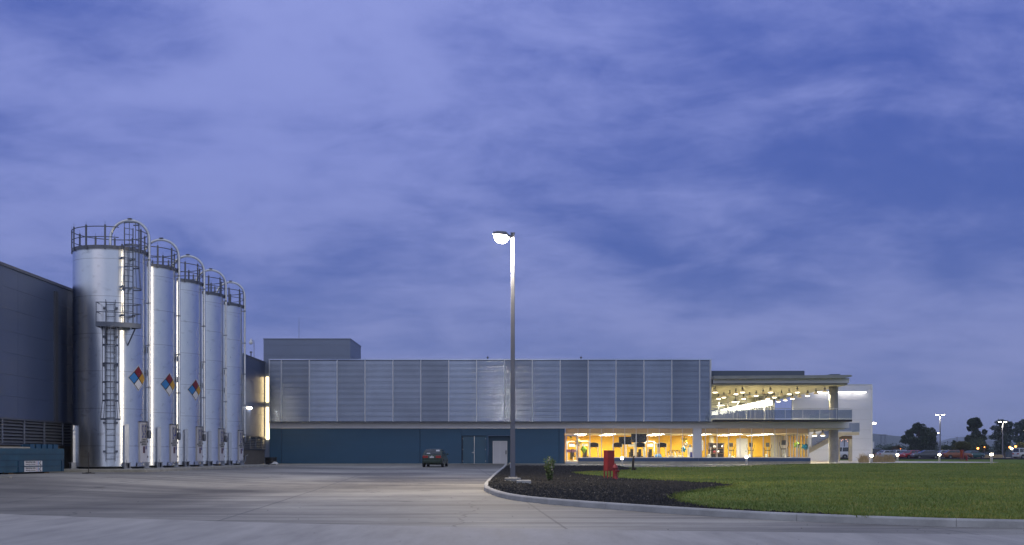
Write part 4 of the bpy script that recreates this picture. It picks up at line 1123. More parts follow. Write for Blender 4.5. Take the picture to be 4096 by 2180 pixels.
def place(key, mk, loc, label, rz=0.):
    if key not in protos:
        protos[key] = mk(); protos[key].location = loc; protos[key].rotation_euler = (0, 0, rz); protos[key]['label'] = label; return protos[key]
    return copy_tree(protos[key], loc, rz, label)
for r, D in enumerate(rows):
    for c_, x in enumerate(cols):
        if c_ == 0 and r > 0: continue
        if r > 4 and c_ != 4: continue
        lit = (r, c_) not in unlit
        if lit: BAYS.append((x, D, RZ - .70))
        place(('bay', lit), lambda: make_bay(lit), (x, D, RZ - .002), '%s bell pendant lamp, %s row from the roof edge, %s' % ('lit' if lit else 'unlit', on[r], cn[c_]))
for i, (x, D) in enumerate(((X(3258, 110.5), 110.5), (X(3291, 110), 110))):
    BAYS.append((x, D, fz0 - .82)); place(('bay', True), None, (x, D, fz0 - .125), '%s of two lit pendant lamps under the terrace floor beside the round column' % ('left', 'right')[i])
# gym ceiling lights
def make_tube():
    t = thing('ceiling_light', '', 'light', (0, 0, 0), 'ceiling lights in the gym')
    m = MB(); m.box(-.6, .6, -.3, .3, -.03, -.003); m.build('diffuser', 'em_tube', t)
    m = MB()
    for a in ((-.64, -.603, -.34, .34), (.603, .64, -.34, .34), (-.603, .603, -.34, -.303), (-.603, .603, .303, .34)): m.box(*a, -.035, -.002)
    m.build('frame', 'white_paint', t)
    return t
gi = 0
for c_, xc in enumerate((6.6, 9.4, 14.1, 18.6, 21.6, 24.6)):
    for r, D in enumerate((111.0, 113.4, 115.8, 118.4)):
        place('tube', make_tube, (xc + (D - 110) * .02, D, GC), 'lit ceiling panel in the gym, %s from the left, %s row behind the glass' % (on[c_] , on[r]))
# roof bits on the screen
for x, w in ((1951, 'left of the lamp post'), (2324, 'right of the lamp post')):
    D = 109; t = thing('roof_vent', 'tiny dark vent on the roof above the louvre screen, %s' % w, 'vent', (X(x, D), D, 10.3))
    m = MB(); zz = Z(1430, D); m.lathe([(.05, 10.1), (.05, zz - .05), (.1, zz - .04), (.1, zz + .06), (.02, zz + .1)], (X(x, D), D, 0), 8); m.build('vent_pipe', 'galv_dark', t)
D = 112; t = thing('antenna', 'thin tall antenna rod on the roof of the grey tower block', 'antenna', (X(1196, D), D, 12.3))
m = MB(); m.tube([(X(1196, D), D, 12.2), (X(1196, D), D, Z(1268, D))], [.03, .012], 6); m.build('rod', 'galv', t)
m = MB(); m.box(X(1196, D) - .12, X(1196, D) + .12, D - .12, D + .12, 12.36, 12.42); m.build('base', 'galv', t)

# ================================================================== white stair building on the right
WD = 128.
root = thing('stair_building', 'tall white panelled building with a strip of wall lights right of the terrace', 'building', (35, WD, .6))
x0, x1, zt = 31.25, X(3486, WD), Z(1540, WD)
lv = [.75] + [Z(y, WD) for y in (1800, 1755, 1719, 1678, 1638, 1600)] + [Z(1558, WD), zt]
gap0, gap1 = X(3356, WD), X(3403, WD)      # passage under the stair
for i, (a, b) in enumerate(zip(lv, lv[1:])):
    m = MB()
    if b < Z(1750, WD):
        m.box(x0, gap0, WD, WD + .2, a + .006, b - .006); m.box(gap1, x1, WD, WD + .2, a + .006, b - .006)
    else: m.box(x0, x1, WD, WD + .2, a + .006, b - .006)
    m.build('wall_panel', 'pale_wall', root)
m = MB(); m.box(x0 + .02, gap0, WD + .2, WD + .6, .6, zt); m.box(gap1, x1 - .02, WD + .2, WD + .6, .6, zt); m.box(gap0, gap1, WD + .2, WD + .6, Z(1755, WD), zt); m.build('wall', 'dark_wall', root)
m = MB(); m.box(x0 - .03, x1 + .05, WD - .05, WD + .65, zt, zt + .1); m.build('coping', 'alu', root)
m = MB(); m.box(x0, gap0 - .01, WD - .02, WD + .2, .6, .78); m.box(gap1 + .01, x1 + .01, WD - .02, WD + .2, .6, .78); m.build('plinth', 'brown_beam', root)
m = MB(); m.box(x1 - .02, x1 + .10, WD - .06, WD + .1, .78, zt); m.build('corner_trim', 'white_paint', root)
for i, (a, b) in enumerate(((3205, 3255), (3258, 3306), (3309, 3355), (3357, 3408), (3411, 3462))):
    if i == 0: continue
    t = thing('linear_wall_light', 'glowing linear wall light high on the white building, %s of the row' % ['', 'first from the left', 'second from the left', 'third from the left', 'last on the right'][i], 'light', (X((a + b) / 2, WD), WD, Z(1569, WD)), 'linear lights on the white building')
    zc = Z(1569, WD)
    m = MB(); m.box(X(a, WD), X(b, WD), WD - .34, WD - .02, zc + .02, zc + .10); m.box(X(a, WD) + .2, X(a, WD) + .28, WD - .3, WD, zc + .10, zc + .16); m.build('housing', 'white_paint', t)
    m = MB(); m.box(X(a, WD) + .02, X(b, WD) - .02, WD - .33, WD - .22, zc - .05, zc + .019); m.build('tube', 'em_wash', t)
t = thing('wall_floodlight', 'small glaring floodlight at the right corner of the white building', 'light', (x1, WD, Z(1691, WD)))
zc = Z(1692, WD); m = MB(); m.box(x1 + .10, x1 + .22, WD + .3, WD + .5, zc - .06, zc + .10); m.tube([(x1 + .2, WD + .4, zc + .05), (x1 + .5, WD + .4, zc + .10)], .03, 6); m.build('bracket', 'galv', t)
m = MB(); m.box(x1 + .16, x1 + .52, WD + .1, WD + .26, zc - .08, zc + .02); m.build('lens', 'em_boll', t)

# stair with perforated guard
root = thing('outdoor_stair', 'outdoor concrete stair with perforated metal guards climbing behind the round column', 'stair', (33, 118, .62))
SD = 118.; W_ = 1.5
lx0, lx1, lz = X(3357, SD), X(3437, SD), Z(1728.5, SD)
sl = (1757 - 1802) / (3316 - 3235.5)
run = (lz - .62) / -sl; bx = lx0 - run
th = .42
m = MB()
for y in (SD, SD + W_ - .16): m.ext([(bx, y, .62), (lx0, y, lz), (lx0, y, lz - th - .1), (bx + th / -sl, y, .62)], (0, .16, 0))
m.build('stringer', 'beige_concrete', root)
n = 17
for i in range(n):
    m = MB(); xx = bx + run * i / n; zz = .62 + (lz - .62) * (i + 1) / n
    m.box(xx, xx + run / n + .02, SD + .16, SD + W_ - .16, zz - .06, zz); m.build('tread', 'concrete_grey', root)
m = MB(); m.ext([(lx0, SD, lz), (lx1, SD, lz), (lx1, SD, Z(1740, SD)), (X(3378, SD), SD, Z(1740, SD)), (lx0, SD, lz - th - .1)], (0, 2.6, 0)); m.build('landing', 'beige_concrete', root)
bz = Z(1756, SD)
m = MB(); m.box(X(3359, SD + .3), X(3409, SD + .3), SD + .3, SD + .6, bz, Z(1743, SD)); m.build('landing_beam', 'brown_beam', root)
for a, b in ((3397, 3409), (3357, 3360)):
    m = MB(); m.box(X(a, SD + .3), X(b, SD + .3), SD + .3, SD + .6, .6, bz); m.build('landing_post', 'beige_concrete', root)
gh = .95
m = MB(); y = SD - .02
m.ext([(X(3246, SD), y, lz + sl * -(X(3246, SD) - lx0) * 1 + .08), (lx0, y, lz + .08), (lx0, y, lz + gh), (X(3246, SD), y, lz + sl * -(X(3246, SD) - lx0) + gh)], (0, .012, 0)); m.build('stair_guard', 'perforated', root)
m = MB(); m.box(lx0, lx1 + .03, y, y + .012, lz + .05, lz + gh); m.box(lx1 + .018, lx1 + .03, y + .013, SD + 2.6, lz + .05, lz + gh); m.build('landing_guard', 'perforated', root)
m = MB(); xs = X(3236, SD); m.tube([(xs, y, lz - sl * (xs - lx0) + gh + .08), (lx0, y, lz + gh + .08)], .03, 8); m.build('handrail', 'alu', root)
m = MB(); m.box(X(3397, SD), X(3436, SD), y - .03, y + .05, lz + gh + .07, lz + gh + .15); m.build('handrail', 'white_paint', root)
m = MB(); xs = X(3246, SD); zz = lz - sl * (xs - lx0); m.box(xs - .03, xs + .03, y + .02, y + .08, zz - .1, zz + gh + .05); m.build('guard_post', 'alu', root)
m = MB(); m.ext([(lx0, SD + 1.7, lz), (lx0, SD + 1.7, lz - .4), (lx0 - 1.7, SD + 1.7, DKZ - .4), (lx0 - 1.7, SD + 1.7, DKZ)], (0, .9, 0)); m.build('upper_flight', 'beige_concrete', root)
# ================================================================== things inside the gym
GFZ = .80
GE = 'exercise machines in the gym'
def q3(x): return 2240 + x * .12422
def q4(x): return 2540 + x * .13199
def q5(x): return 2780 + x * .29178
def make_treadmill():
    t = thing('treadmill', '', 'treadmill', (0, 0, 0), 'treadmills in the gym')
    m = MB(); m.bbox(-.42, .42, -.2, 1.7, .02, .20, .04); m.build('deck', 'machine_dark', t)
    m = MB(); m.box(-.26, .26, -.1, 1.65, .201, .215); m.build('belt', 'rubber', t)
    for s in (-1, 1):
        m = MB(); m.xbox((s * .40, -.02, .80), (.085, .13, 1.32), Matrix.Rotation(R(-3 * s), 3, 'Y')); m.build('upright', 'machine_white', t)
        m = MB(); m.tube([(s * .38, .02, 1.12), (s * .38, .5, 1.02)], .025, 6); m.build('handrail', 'machine_white', t)
    m = MB(); n = 10
    vs = []
    top = [(-.46 + .92 * i / n, 1.68 + .11 * math.sin(math.pi * i / n)) for i in range(n + 1)]
    pts = [(-.45, -.10, 1.36)] + [(x, -.10, z) for x, z in top] + [(.45, -.10, 1.36)]
    m.ext(pts, (0, .2, .03)); m.build('console', 'machine_dark', t)
    for s in (-1, 1):
        m = MB(); m.xbox((s * .455, -.0, 1.50), (.06, .24, .34), Matrix.Identity(3)); m.build('console_end', 'machine_white', t)
    m = MB(); m.tube([(-.36, -.02, 1.22), (-.1, -.02, 1.36), (.1, -.02, 1.36), (.36, -.02, 1.22)], .018, 6); m.build('brace', 'machine_dark', t)
    return t
for i, (x, D, l) in enumerate(((q3(1090), 110.4, 'treadmill with a black hood, first from the glass door'), (q3(1850), 110.4, 'treadmill with a black hood, second from the glass door, before the screens'), (q4(160), 110.4, 'treadmill with a black hood right of the dark yard post, below the right screen'), (q4(812), 110.4, 'treadmill with a black hood beside the blue ball'))):
    place('tm', make_treadmill, (X(x, D), D, GFZ), l)
def make_elliptical():
    t = thing('elliptical_trainer', '', 'trainer', (0, 0, 0), 'elliptical trainers in the gym')
    m = MB(); m.box(-.28, .28, -.1, .1, .0, .07); m.box(-.05, .05, -.1, 1.4, .03, .12); m.box(-.25, .25, 1.3, 1.42, 0, .07); m.build('base_frame', 'machine_dark', t)
    m = MB(); m.lathe([(.05, -.09), (.30, -.09), (.33, 0), (.30, .09), (.05, .09)], (0, .35, .38), 18, axis='x'); m.build('flywheel_cover', 'machine_white', t, smooth=50)
    m = MB(); m.tube([(0, .15, .1), (0, .0, 1.2), (0, -.04, 1.5)], .045, 8); m.build('mast', 'machine_white', t)
    m = MB(); m.xbox((0, -.06, 1.58), (.36, .06, .40), Matrix.Rotation(R(-12), 3, 'X')); m.build('console', 'machine_dark', t)
    m = MB(); m.xbox((0, -.05, 1.05), (.52, .16, .07), Matrix.Identity(3)); m.build('crossbar', 'machine_dark', t)
    for s in (-1, 1):
        m = MB(); m.tube([(s * .22, .1, .35), (s * .24, .06, 1.05), (s * .38, .0, 1.35), (s * .40, .02, 1.62)], .022, 6); m.build('arm', 'machine_dark', t)
        m = MB(); m.box(s * .18 - .07, s * .18 + .07, .55, .95, .28 + .08 * s, .33 + .08 * s); m.build('pedal', 'rubber', t)
    return t
for x, D, rz, l in ((2842.7, 111.2, .3, 'elliptical trainer in front of the ball rack'), (2924.5, 111.2, .15, 'elliptical trainer left of the white gym door'), (3003, 111.2, .1, 'elliptical trainer right of the white gym door'), (3070, 111.2, 0, 'elliptical trainer near the end of the orange wall'), (3136, 110.0, -.5, 'larger elliptical trainer at the glass corner of the gym')):
    o = place('el', make_elliptical, (X(x, D), D, GFZ), l, rz)
    if x == 3136: o.scale = (1.15, 1.15, 1.13)
def make_bike():
    t = thing('spin_bike', '', 'bike', (0, 0, 0), 'spin bikes in the gym')
    m = MB(); m.lathe([(.03, -.02), (.22, -.02), (.24, 0), (.22, .02), (.03, .02)], (0, 0, .34), 18, axis='x'); m.build('flywheel', 'machine_white', t)
    m = MB(); m.tube([(0, 0, .34), (0, .5, .55), (0, .8, .1)], .035, 6); m.tube([(0, .05, .2), (0, .12, .95)], .035, 6); m.tube([(0, .75, .2), (0, .62, .85)], .035, 6); m.build('bike_frame', 'machine_white', t)
    m = MB(); m.tube([(-.25, -.12, 1.02), (-.22, .12, 1.06), (0, .14, .98), (.22, .12, 1.06), (.25, -.12, 1.02)], .022, 6); m.tube([(-.10, -.2, 1.12), (-.1, .12, 1.0), (.1, .12, 1.0), (.1, -.2, 1.12)], .018, 6); m.build('handlebar', 'machine_dark', t)
    m = MB(); m.ell((0, .62, .9), (.11, .16, .05), 10); m.build('saddle', 'machine_dark', t, smooth=180)
    m = MB(); m.box(-.25, .25, -.1, -.03, 0, .06); m.box(-.25, .25, .78, .85, 0, .06); m.build('foot', 'machine_white', t)
    return t
for i, x in enumerate((2686, 2700, 2714, 2729)):
    place('sb', make_bike, (X(x, 115), 115 - .25 * (i % 2), GFZ), 'white spin bike with black handlebars, %s of four beside the balloons' % ['leftmost', 'second from the left', 'third from the left', 'rightmost'][i], .35)
def make_multigym(): 
    t = thing('weight_machine', '', 'machine', (0, 0, 0), 'weight machines in the gym')
    m = MB()
    for s in (-.5, .5): m.box(s - .05, s + .05, -.05, .05, 0, 2.0)
    m.box(-.55, .55, -.05, .05, 1.92, 2.02); m.box(-.55, .55, -.05, .05, 0, .1); m.tube([(-.7, -.3, 1.75), (-.3, -.1, 1.95), (.3, -.1, 1.95), (.7, -.3, 1.75)], .03, 6); m.build('gym_frame', 'machine_white', t)
    m = MB()
    for i in range(9): m.box(-.2, .2, -.1, .06, .14 + i * .085, .21 + i * .085)
    m.build('weight_stack', 'machine_dark', t)
    m = MB(); m.bbox(-.18, .18, -.75, -.35, .42, .52, .03); m.bbox(-.16, .16, -.34, -.24, .55, 1.2, .03); m.build('seat', 'machine_dark', t)
    m = MB(); m.box(-.05, .05, -.6, -.5, 0, .42); m.box(-.4, .4, -.62, -.5, 0, .05); m.build('seat_post', 'machine_white', t)
    m = MB(); m.box(-.32, .32, -.08, -.055, 1.45, 1.72); m.build('placard', 'hz_white', t)
    return t
for x, D, l in ((q3(2280), 115.5, 'white weight machine below the left screen'), (q4(440), 116.5, 'white weight machine left of the last treadmill'), (q3(790), 113.5, 'white weight machine behind the green balloon by the door'), (q3(380) , 117, 'white weight machine seen through the glass door'), (q3(2540), 116, 'white weight machine behind the right screen')):
    place('mg', make_multigym, (X(x, D), D, GFZ), l, .25)
# hanging screens
def make_tv():
    t = thing('hanging_screen', '', 'screen', (0, 0, 0), 'dark screens hanging in the gym')
    m = MB(); m.bbox(-.74, .74, -.05, .05, -.42, .42, .015); m.build('bezel', 'black', t)
    m = MB(); m.box(-.71, .71, -.056, -.05, -.39, .39); m.build('display', 'screen', t)
    m = MB(); m.tube([(0, .08, .1), (0, .08, 1.25)], .03, 6); m.build('ceiling_rod', 'black', t)
    m = MB(); m.box(-.1, .1, .05, .1, -.1, .2); m.build('bracket', 'black', t)
    return t
place('tv', make_tv, (X(2555.5, 110), 110, Z(1752, 110)), 'right hanging dark screen on a black ceiling rod')
o = place('tv', make_tv, (X(2501, 113), 113, Z(1762.5, 113)), 'left hanging dark screen, farther from the glass', .12); o.scale = (.86, 1, .9)
# rack with balls
D = 119.5; x0, x1 = X(2834, D), X(2894, D); zt = Z(1771.8, D)
t = thing('ball_rack', 'dark brown rack on the orange wall, holding balls and weights', 'rack', ((x0 + x1) / 2, D, GFZ))
m = MB()
for x in (x0, (x0 + x1) / 2, x1): m.box(x - .03, x + .03, D - .3, D + .1, GFZ, zt)
m.build('rack_side', 'brown_beam', t)
for i in range(4):
    m = MB(); z = GFZ + .25 + (zt - GFZ - .25) * i / 3; m.box(x0 - .06, x1 + .06, D - .35, D + .15, z - .04, z); m.build('rack_shelf', 'brown_beam', t)
m = MB(); m.box(x0, x1, D + .1, D + .12, GFZ, zt); m.build('rack_back', 'brown_dark', t)
k = 0
bc = ['machine_dark', 'hz_red', 'foil_silver', 'machine_dark', 'hz_blue', 'machine_white', 'machine_dark', 'foil_silver']
bl = ['black', 'red', 'silver', 'dark', 'blue', 'white', 'dull black', 'bright silver']
for i in range(2):
    for j in range(4):
        z = GFZ + .25 + (zt - GFZ - .25) * (i + 1) / 3; x = x0 + .18 + j * (x1 - x0 - .36) / 3
        m = MB(); m.ell((x, D - .22, z + .15), (.15, .13, .15), 12); o = m.build('medicine_ball', bc[k], smooth=180)
        tag(o, '%s ball on the %s shelf of the dark rack, %s' % (bl[k], 'middle' if i == 0 else 'top', ['at the left end', 'second from the left', 'third from the left', 'at the right end'][j]), 'ball', 'balls on the gym rack'); k += 1
t = thing('gym_door', 'white closed door in the orange wall of the gym', 'door', (X(2968, GB), GB, GFZ))
m = MB(); m.box(X(2948, GB), X(2988, GB), GB - .08, GB - .01, GF, Z(1756.6, GB)); m.build('door_leaf', 'white_paint', t)
m = MB(); xa, xb, zz = X(2948, GB), X(2988, GB), Z(1756.6, GB); m.box(xa - .08, xa, GB - .1, GB - .01, GF, zz + .08); m.box(xb, xb + .08, GB - .1, GB - .01, GF, zz + .08); m.box(xa, xb, GB - .1, GB - .01, zz, zz + .08); m.build('door_frame', 'machine_white', t)
m = MB(); m.box(xb - .18, xb - .08, GB - .14, GB - .08, GF + .95, GF + 1.05); m.build('handle', 'galv_dark', t)
t = thing('poster', 'white wall poster with an orange sunburst, right of the gym pier', 'poster', (X(2818, 119.9), 119.9, 2.))
xa, xb, za, zb = X(2802, 119.9), X(2820, 119.9), Z(1801.6, 119.9), Z(1760.7, 119.9)
m = MB(); m.box(xa, xb, 120.85, 120.9, za, zb); m.build('sheet', 'hz_white', t)
m = MB(); cx_, cz_ = xa - .02, (za + zb) / 2
for a in range(-70, 71, 20):
    r0, r1 = .12, .36; w = R(6)
    p = [(cx_ + r0 * math.cos(R(a) - w), 120.845, cz_ + r0 * math.sin(R(a) - w)), (cx_ + r1 * math.cos(R(a) - w), 120.845, cz_ + r1 * math.sin(R(a) - w)), (cx_ + r1 * math.cos(R(a) + w), 120.845, cz_ + r1 * math.sin(R(a) + w)), (cx_ + r0 * math.cos(R(a) + w), 120.845, cz_ + r0 * math.sin(R(a) + w))]
    m.add(p, [(0, 1, 2, 3)])
m.build('sunburst', 'orange_wall', t)
t = thing('wall_plaque', 'small dark square plaque on the orange wall, seen through the glass door', 'plaque', (X(2287, GB), GB, 2.3))
m = MB(); m.bbox(X(2281, GB), X(2294, GB), GB - .05, GB - .005, Z(1783, GB), Z(1771, GB), .01); m.build('board', 'plaque', t)
m = MB()
for i in range(4): zz = Z(1781 - i * 2.6, GB); m.box(X(2283.5, GB), X(2291.5, GB), GB - .054, GB - .05, zz, zz + .025)
m.build('small_print', 'label_grey', t)
t = thing('water_cooler', 'white water cooler with a dark blue front panel by the gym pier', 'water cooler', (X(2760, 112), 112, GFZ))
wx, wz = X(2760, 112), Z(1790, 112)
m = MB(); m.bbox(wx - .22, wx + .22, 111.8, 112.2, GFZ, wz, .03); m.build('cabinet', 'white_paint', t)
m = MB(); m.box(wx - .03, wx + .2, 111.785, 111.8, GFZ + .1, wz - .45); m.build('front_panel', 'ink_blue', t)
m = MB(); m.lathe([(.13, 0), (.14, .05), (.14, .24), (.05, .3)], (wx, 112, wz), 14); m.build('bottle', 'foil_silver', t, smooth=50)
m = MB(); m.ell((X(2633.5, 112), 112, GFZ + .38), (.36, .36, .38), 20); tag(m.build('exercise_ball', 'ball_blue', smooth=180), 'big blue exercise ball on the gym floor before the last treadmill', 'ball')
def balloon(x, y, D, r, mat, label, star=True, rot=0.):
    t = thing('balloon', label, 'balloon', (X(x, D), D, Z(y, D)), 'foil balloons in the gym')
    c = t.location; m = MB(); n = 10 if star else 4
    pts = [((r if i % 2 == 0 or not star else r * .52) * math.sin(2 * math.pi * i / n + rot), (r if i % 2 == 0 or not star else r * .52) * math.cos(2 * math.pi * i / n + rot) * (1 if star else 1.3)) for i in range(n)]
    vs = [(c.x + u, c.y, c.z + v) for u, v in pts] + [(c.x, c.y - r * .42, c.z), (c.x, c.y + r * .42, c.z)] + [(c.x + u * .6, c.y - r * .28, c.z + v * .6) for u, v in pts]
    m.add(vs, [(i, (i + 1) % n, n + 2 + (i + 1) % n, n + 2 + i) for i in range(n)] + [(n + 2 + i, n + 2 + (i + 1) % n, n) for i in range(n)] + [((i + 1) % n, i, n + 1) for i in range(n)])
    m.build('foil', mat, t)
    m = MB(); m.tube([(c.x, c.y, c.z - r * .7), (c.x + .03, c.y, c.z - r - .5)], .006, 4); m.build('ribbon', 'cloth_white', t)
balloon(q3(350), 1700 + 385 * .1242, 110.4, .16, 'foil_green', 'small green foil balloon at the top behind the glass door', rot=.6)
balloon(q3(575), 1700 + 560 * .1242, 109.6, .42, 'foil_gold', 'yellow green star balloon behind the glass door post', rot=.3)
balloon(q3(765), 1700 + 780 * .1242, 109.6, .32, 'foil_green', 'pointed green foil balloon beside the first treadmill', star=False)
balloon(q4(1500), 1700 + 450 * .132, 110.5, .36, 'foil_gold', 'golden star balloon, top of the bunch by the gym pier')
balloon(q4(1540), 1700 + 600 * .132, 110.2, .33, 'foil_silver', 'silver star balloon in the middle of the bunch by the pier', rot=.4)
balloon(q4(1470), 1700 + 740 * .132, 110.6, .34, 'foil_blue', 'blue star balloon at the bottom of the bunch by the pier', rot=.2)
balloon(q5(1395), 1480 + 1025 * .29178, 109.2, .40, 'foil_green', 'green star balloon at the glass corner of the gym', rot=.1)
balloon(q5(1500), 1480 + 1050 * .29178, 109.2, .38, 'foil_blue', 'blue star balloon at the glass corner, right of the green star', rot=.5)

# ================================================================== lamp post in the mulch bed
PD = 46.; bx = X(2051, PD); pz = lawn_z(bx, PD)
root = thing('lamp_post', 'tall tapered grey lamp post with a glaring floodlight, in the dark mulch bed', 'lamp post', (bx, PD, pz), rz=0)
m = MB(); m.lathe([(.33, -.3), (.33, .13), (.30, .15)], (bx, PD, pz), 24); m.build('footing', 'concrete_grey', root, smooth=30)
m = MB(); m.bbox(bx - .19, bx + .19, PD - .19, PD + .19, pz + .15, pz + .18, .01); m.build('base_plate', 'lamp_pole', root)
pt = Z(934, PD); m = MB()
w0, w1 = .100, .070; c = .018
def sq(w, z):
    k = w * .16; return [(bx - w + k, PD - w, z), (bx + w - k, PD - w, z), (bx + w, PD - w + k, z), (bx + w, PD + w - k, z), (bx + w - k, PD + w, z), (bx - w + k, PD + w, z), (bx - w, PD + w - k, z), (bx - w, PD - w + k, z)]
vs = sq(w0 * 1.0, pz + .18) + sq(w0, pz + .5) + sq(w1, pt); m.add(vs, [tuple(range(7, -1, -1)), tuple(range(16, 24))] + [(k + i, k + (i + 1) % 8, k + 8 + (i + 1) % 8, k + 8 + i) for k in (0, 8) for i in range(8)])
m.build('pole', 'lamp_pole', root)
m = MB(); m.bbox(bx - w0 - .015, bx - w0 + .03, PD - w0 - .012, PD - w0 + .05, pz + .55, pz + .75, .005); m.build('hand_hole_cover', 'galv', root)
m = MB()
for s in (-1, 1):
    for u in (-1, 1): m.lathe([(.02, .18), (.02, .23)], (bx + s * .15, PD + u * .15, pz), 6)
m.build('anchor_bolt', 'galv_dark', root)
hz = Z(945, PD); hx = X(2008, PD)
m = MB(); m.tube([(bx, PD, pt - .12), (hx + .25, PD - .18, hz + .0)], .035, 8); m.box(bx - .085, bx + .085, PD - .085, PD + .085, pt - .02, pt + .03); m.build('arm', 'lamp_pole', root)
M3 = Matrix.Rotation(R(-20), 3, 'Z') @ Matrix.Rotation(R(-9), 3, 'X') @ Matrix.Rotation(R(8), 3, 'Y')
hc = Vector((hx, PD - .22, hz))
m = MB(); m.xbox(hc, (.58, .50, .10), M3); m.xbox(hc + M3 @ Vector((0, 0, .08)), (.42, .34, .06), M3); hd = m.build('lamp_head', 'lamp_pole', root)
m = MB(); lc = hc + M3 @ Vector((0, 0, -.05))
m.lathe([(.0, -.27), (.13, -.25), (.22, -.17), (.265, -.05), (.25, .02)], (0, 0, 0), 20, cap=False)
m.v = [tuple(lc + M3 @ Vector((v[0] * 1.15, v[1], v[2]))) for v in m.v]; m.build('lamp_lens', 'em_flood', hd, smooth=60)
# precast box beside the post
D = 43.6; x0, x1 = X(2066, D), X(2124, D); gz = lawn_z(.5, D)
root = thing('cable_box', 'low grey concrete cable box lying in the mulch right of the lamp post', 'cable box', ((x0 + x1) / 2, D, gz))
m = MB(); m.bbox(x0, x1, D - .2, D + .2, gz - .1, gz + .13, .02); m.build('box_body', 'kerb_concrete', root)
m = MB(); m.box(x0 + .08, x1 - .08, D - .13, D + .13, gz + .13, gz + .142); m.build('box_lid', 'concrete_grey', root)

# ================================================================== fire cabinets and hydrants
def make_cabinet():
    t = thing('fire_cabinet', '', 'cabinet', (0, 0, 0), 'red fire hose cabinets on the lawn')
    m = MB(); m.bbox(-.175, .175, -.18, .18, .36, 1.24, .012); m.build('cabinet_body', 'red_side', t)
    m = MB(); m.bbox(-.165, .165, -.20, -.18, .375, 1.225, .006); m.build('cabinet_door', 'red_paint', t)
    m = MB(); m.box(.11, .135, -.213, -.20, .76, .86); m.build('handle', 'red_side', t)
    m = MB(); m.ext([(-.185, -.21, 1.24), (-.185, .19, 1.24), (-.185, .19, 1.26), (-.185, -.21, 1.252)], (.37, 0, 0)); m.build('roof_sheet', 'red_side', t)
    for s in (-.15, .15):
        for u in (-.155, .155):
            m = MB(); m.box(s - .02, s + .02, u - .02, u + .02, -.1, .37); m.build('leg', 'red_side', t)
    return t
D = 50.3; cx = X(2436, D)
place('cab', make_cabinet, (cx, D, lawn_z(cx, D)), 'near red fire hose cabinet on thin legs beside the red hydrant', R(24))
D = 134.; cx = X(3848, D)
place('cab', make_cabinet, (cx, D, lawn_z(cx, D)), 'far red fire hose cabinet on the lawn in front of the orange car', R(-40))
def make_hydrant():
    t = thing('fire_hydrant', '', 'hydrant', (0, 0, 0), 'red fire hydrants on the lawn')
    m = MB(); m.lathe([(.15, -.05), (.15, .025), (.135, .04), (.115, .05), (.108, .09), (.10, .20), (.112, .205), (.112, .235), (.10, .24), (.098, .46), (.13, .475), (.135, .50), (.13, .515)], (0, 0, 0), 24); m.build('barrel', 'red_paint', t, smooth=40)
    m = MB(); m.lathe([(.12, .515), (.105, .56), (.085, .61), (.05, .645), (.03, .655), (.03, .69), (.0, .695)], (0, 0, 0), 24); m.build('bonnet', 'red_paint', t, smooth=50)
    for a, y in ((-25, 1.), (65, .8), (155, .8)):
        m = MB(); m.lathe([(.0, .155), (.028, .155), (.028, .135), (.062, .13), (.062, .09), (.05, .085), (.05, .0)], (0, 0, 0), 16, axis='x')
        Mz = Matrix.Rotation(R(-90 + a + 40), 3, 'Z'); m.v = [tuple(Mz @ Vector((v[0] + .03, v[1], v[2])) + Vector((0, 0, .37))) for v in m.v]; m.build('outlet_cap', 'red_paint', t, smooth=40)
    m = MB(); m.tube([(.115, -.06, .36), (.135, -.05, .26), (.13, -.04, .16), (.11, -.04, .13)], .008, 5); m.build('cap_chain', 'red_side', t)
    return t
D = 49.; cx = X(2461, D)
place('hyd', make_hydrant, (cx, D, lawn_z(cx, D)), 'near red fire hydrant standing in the mulch beside the near cabinet')
D = 133.6; cx = X(3866.5, D)
o = place('hyd', make_hydrant, (cx, D, lawn_z(cx, D)), 'far red fire hydrant beside the far cabinet, below the orange car'); o.scale = (1.1, 1.1, .95)
m = MB(); D = 49.2; cx = X(2450, D); m.bbox(cx - 1.0, cx + 1.35, D - .35, D + 1.35, .2, lawn_z(cx, D) + .012, .03); struct(m.build('hydrant_slab', 'concrete_grey'))
# dark post on the lawn
D = 76.; cx = X(2531, D); gz = lawn_z(cx, D)
root = thing('dark_post', 'dark brown round-topped post standing alone at the tip of the mulch', 'post', (cx, D, gz))
m = MB(); m.lathe([(.07, -.05), (.075, .2), (.085, .5), (.078, .72), (.055, .85), (.03, .91), (.0, .93)], (0, 0, 0), 14)
m.v = [(v[0] * 1. + .06 * v[2] + cx, v[1] + D, v[2] + gz) for v in m.v]; m.build('post_body', 'brown_dark', root, smooth=60)
m = MB(); m.ell((cx + .12, D - .02, gz + .09), (.14, .09, .09), 10, .15); m.build('post_foot', 'brown_dark', root)

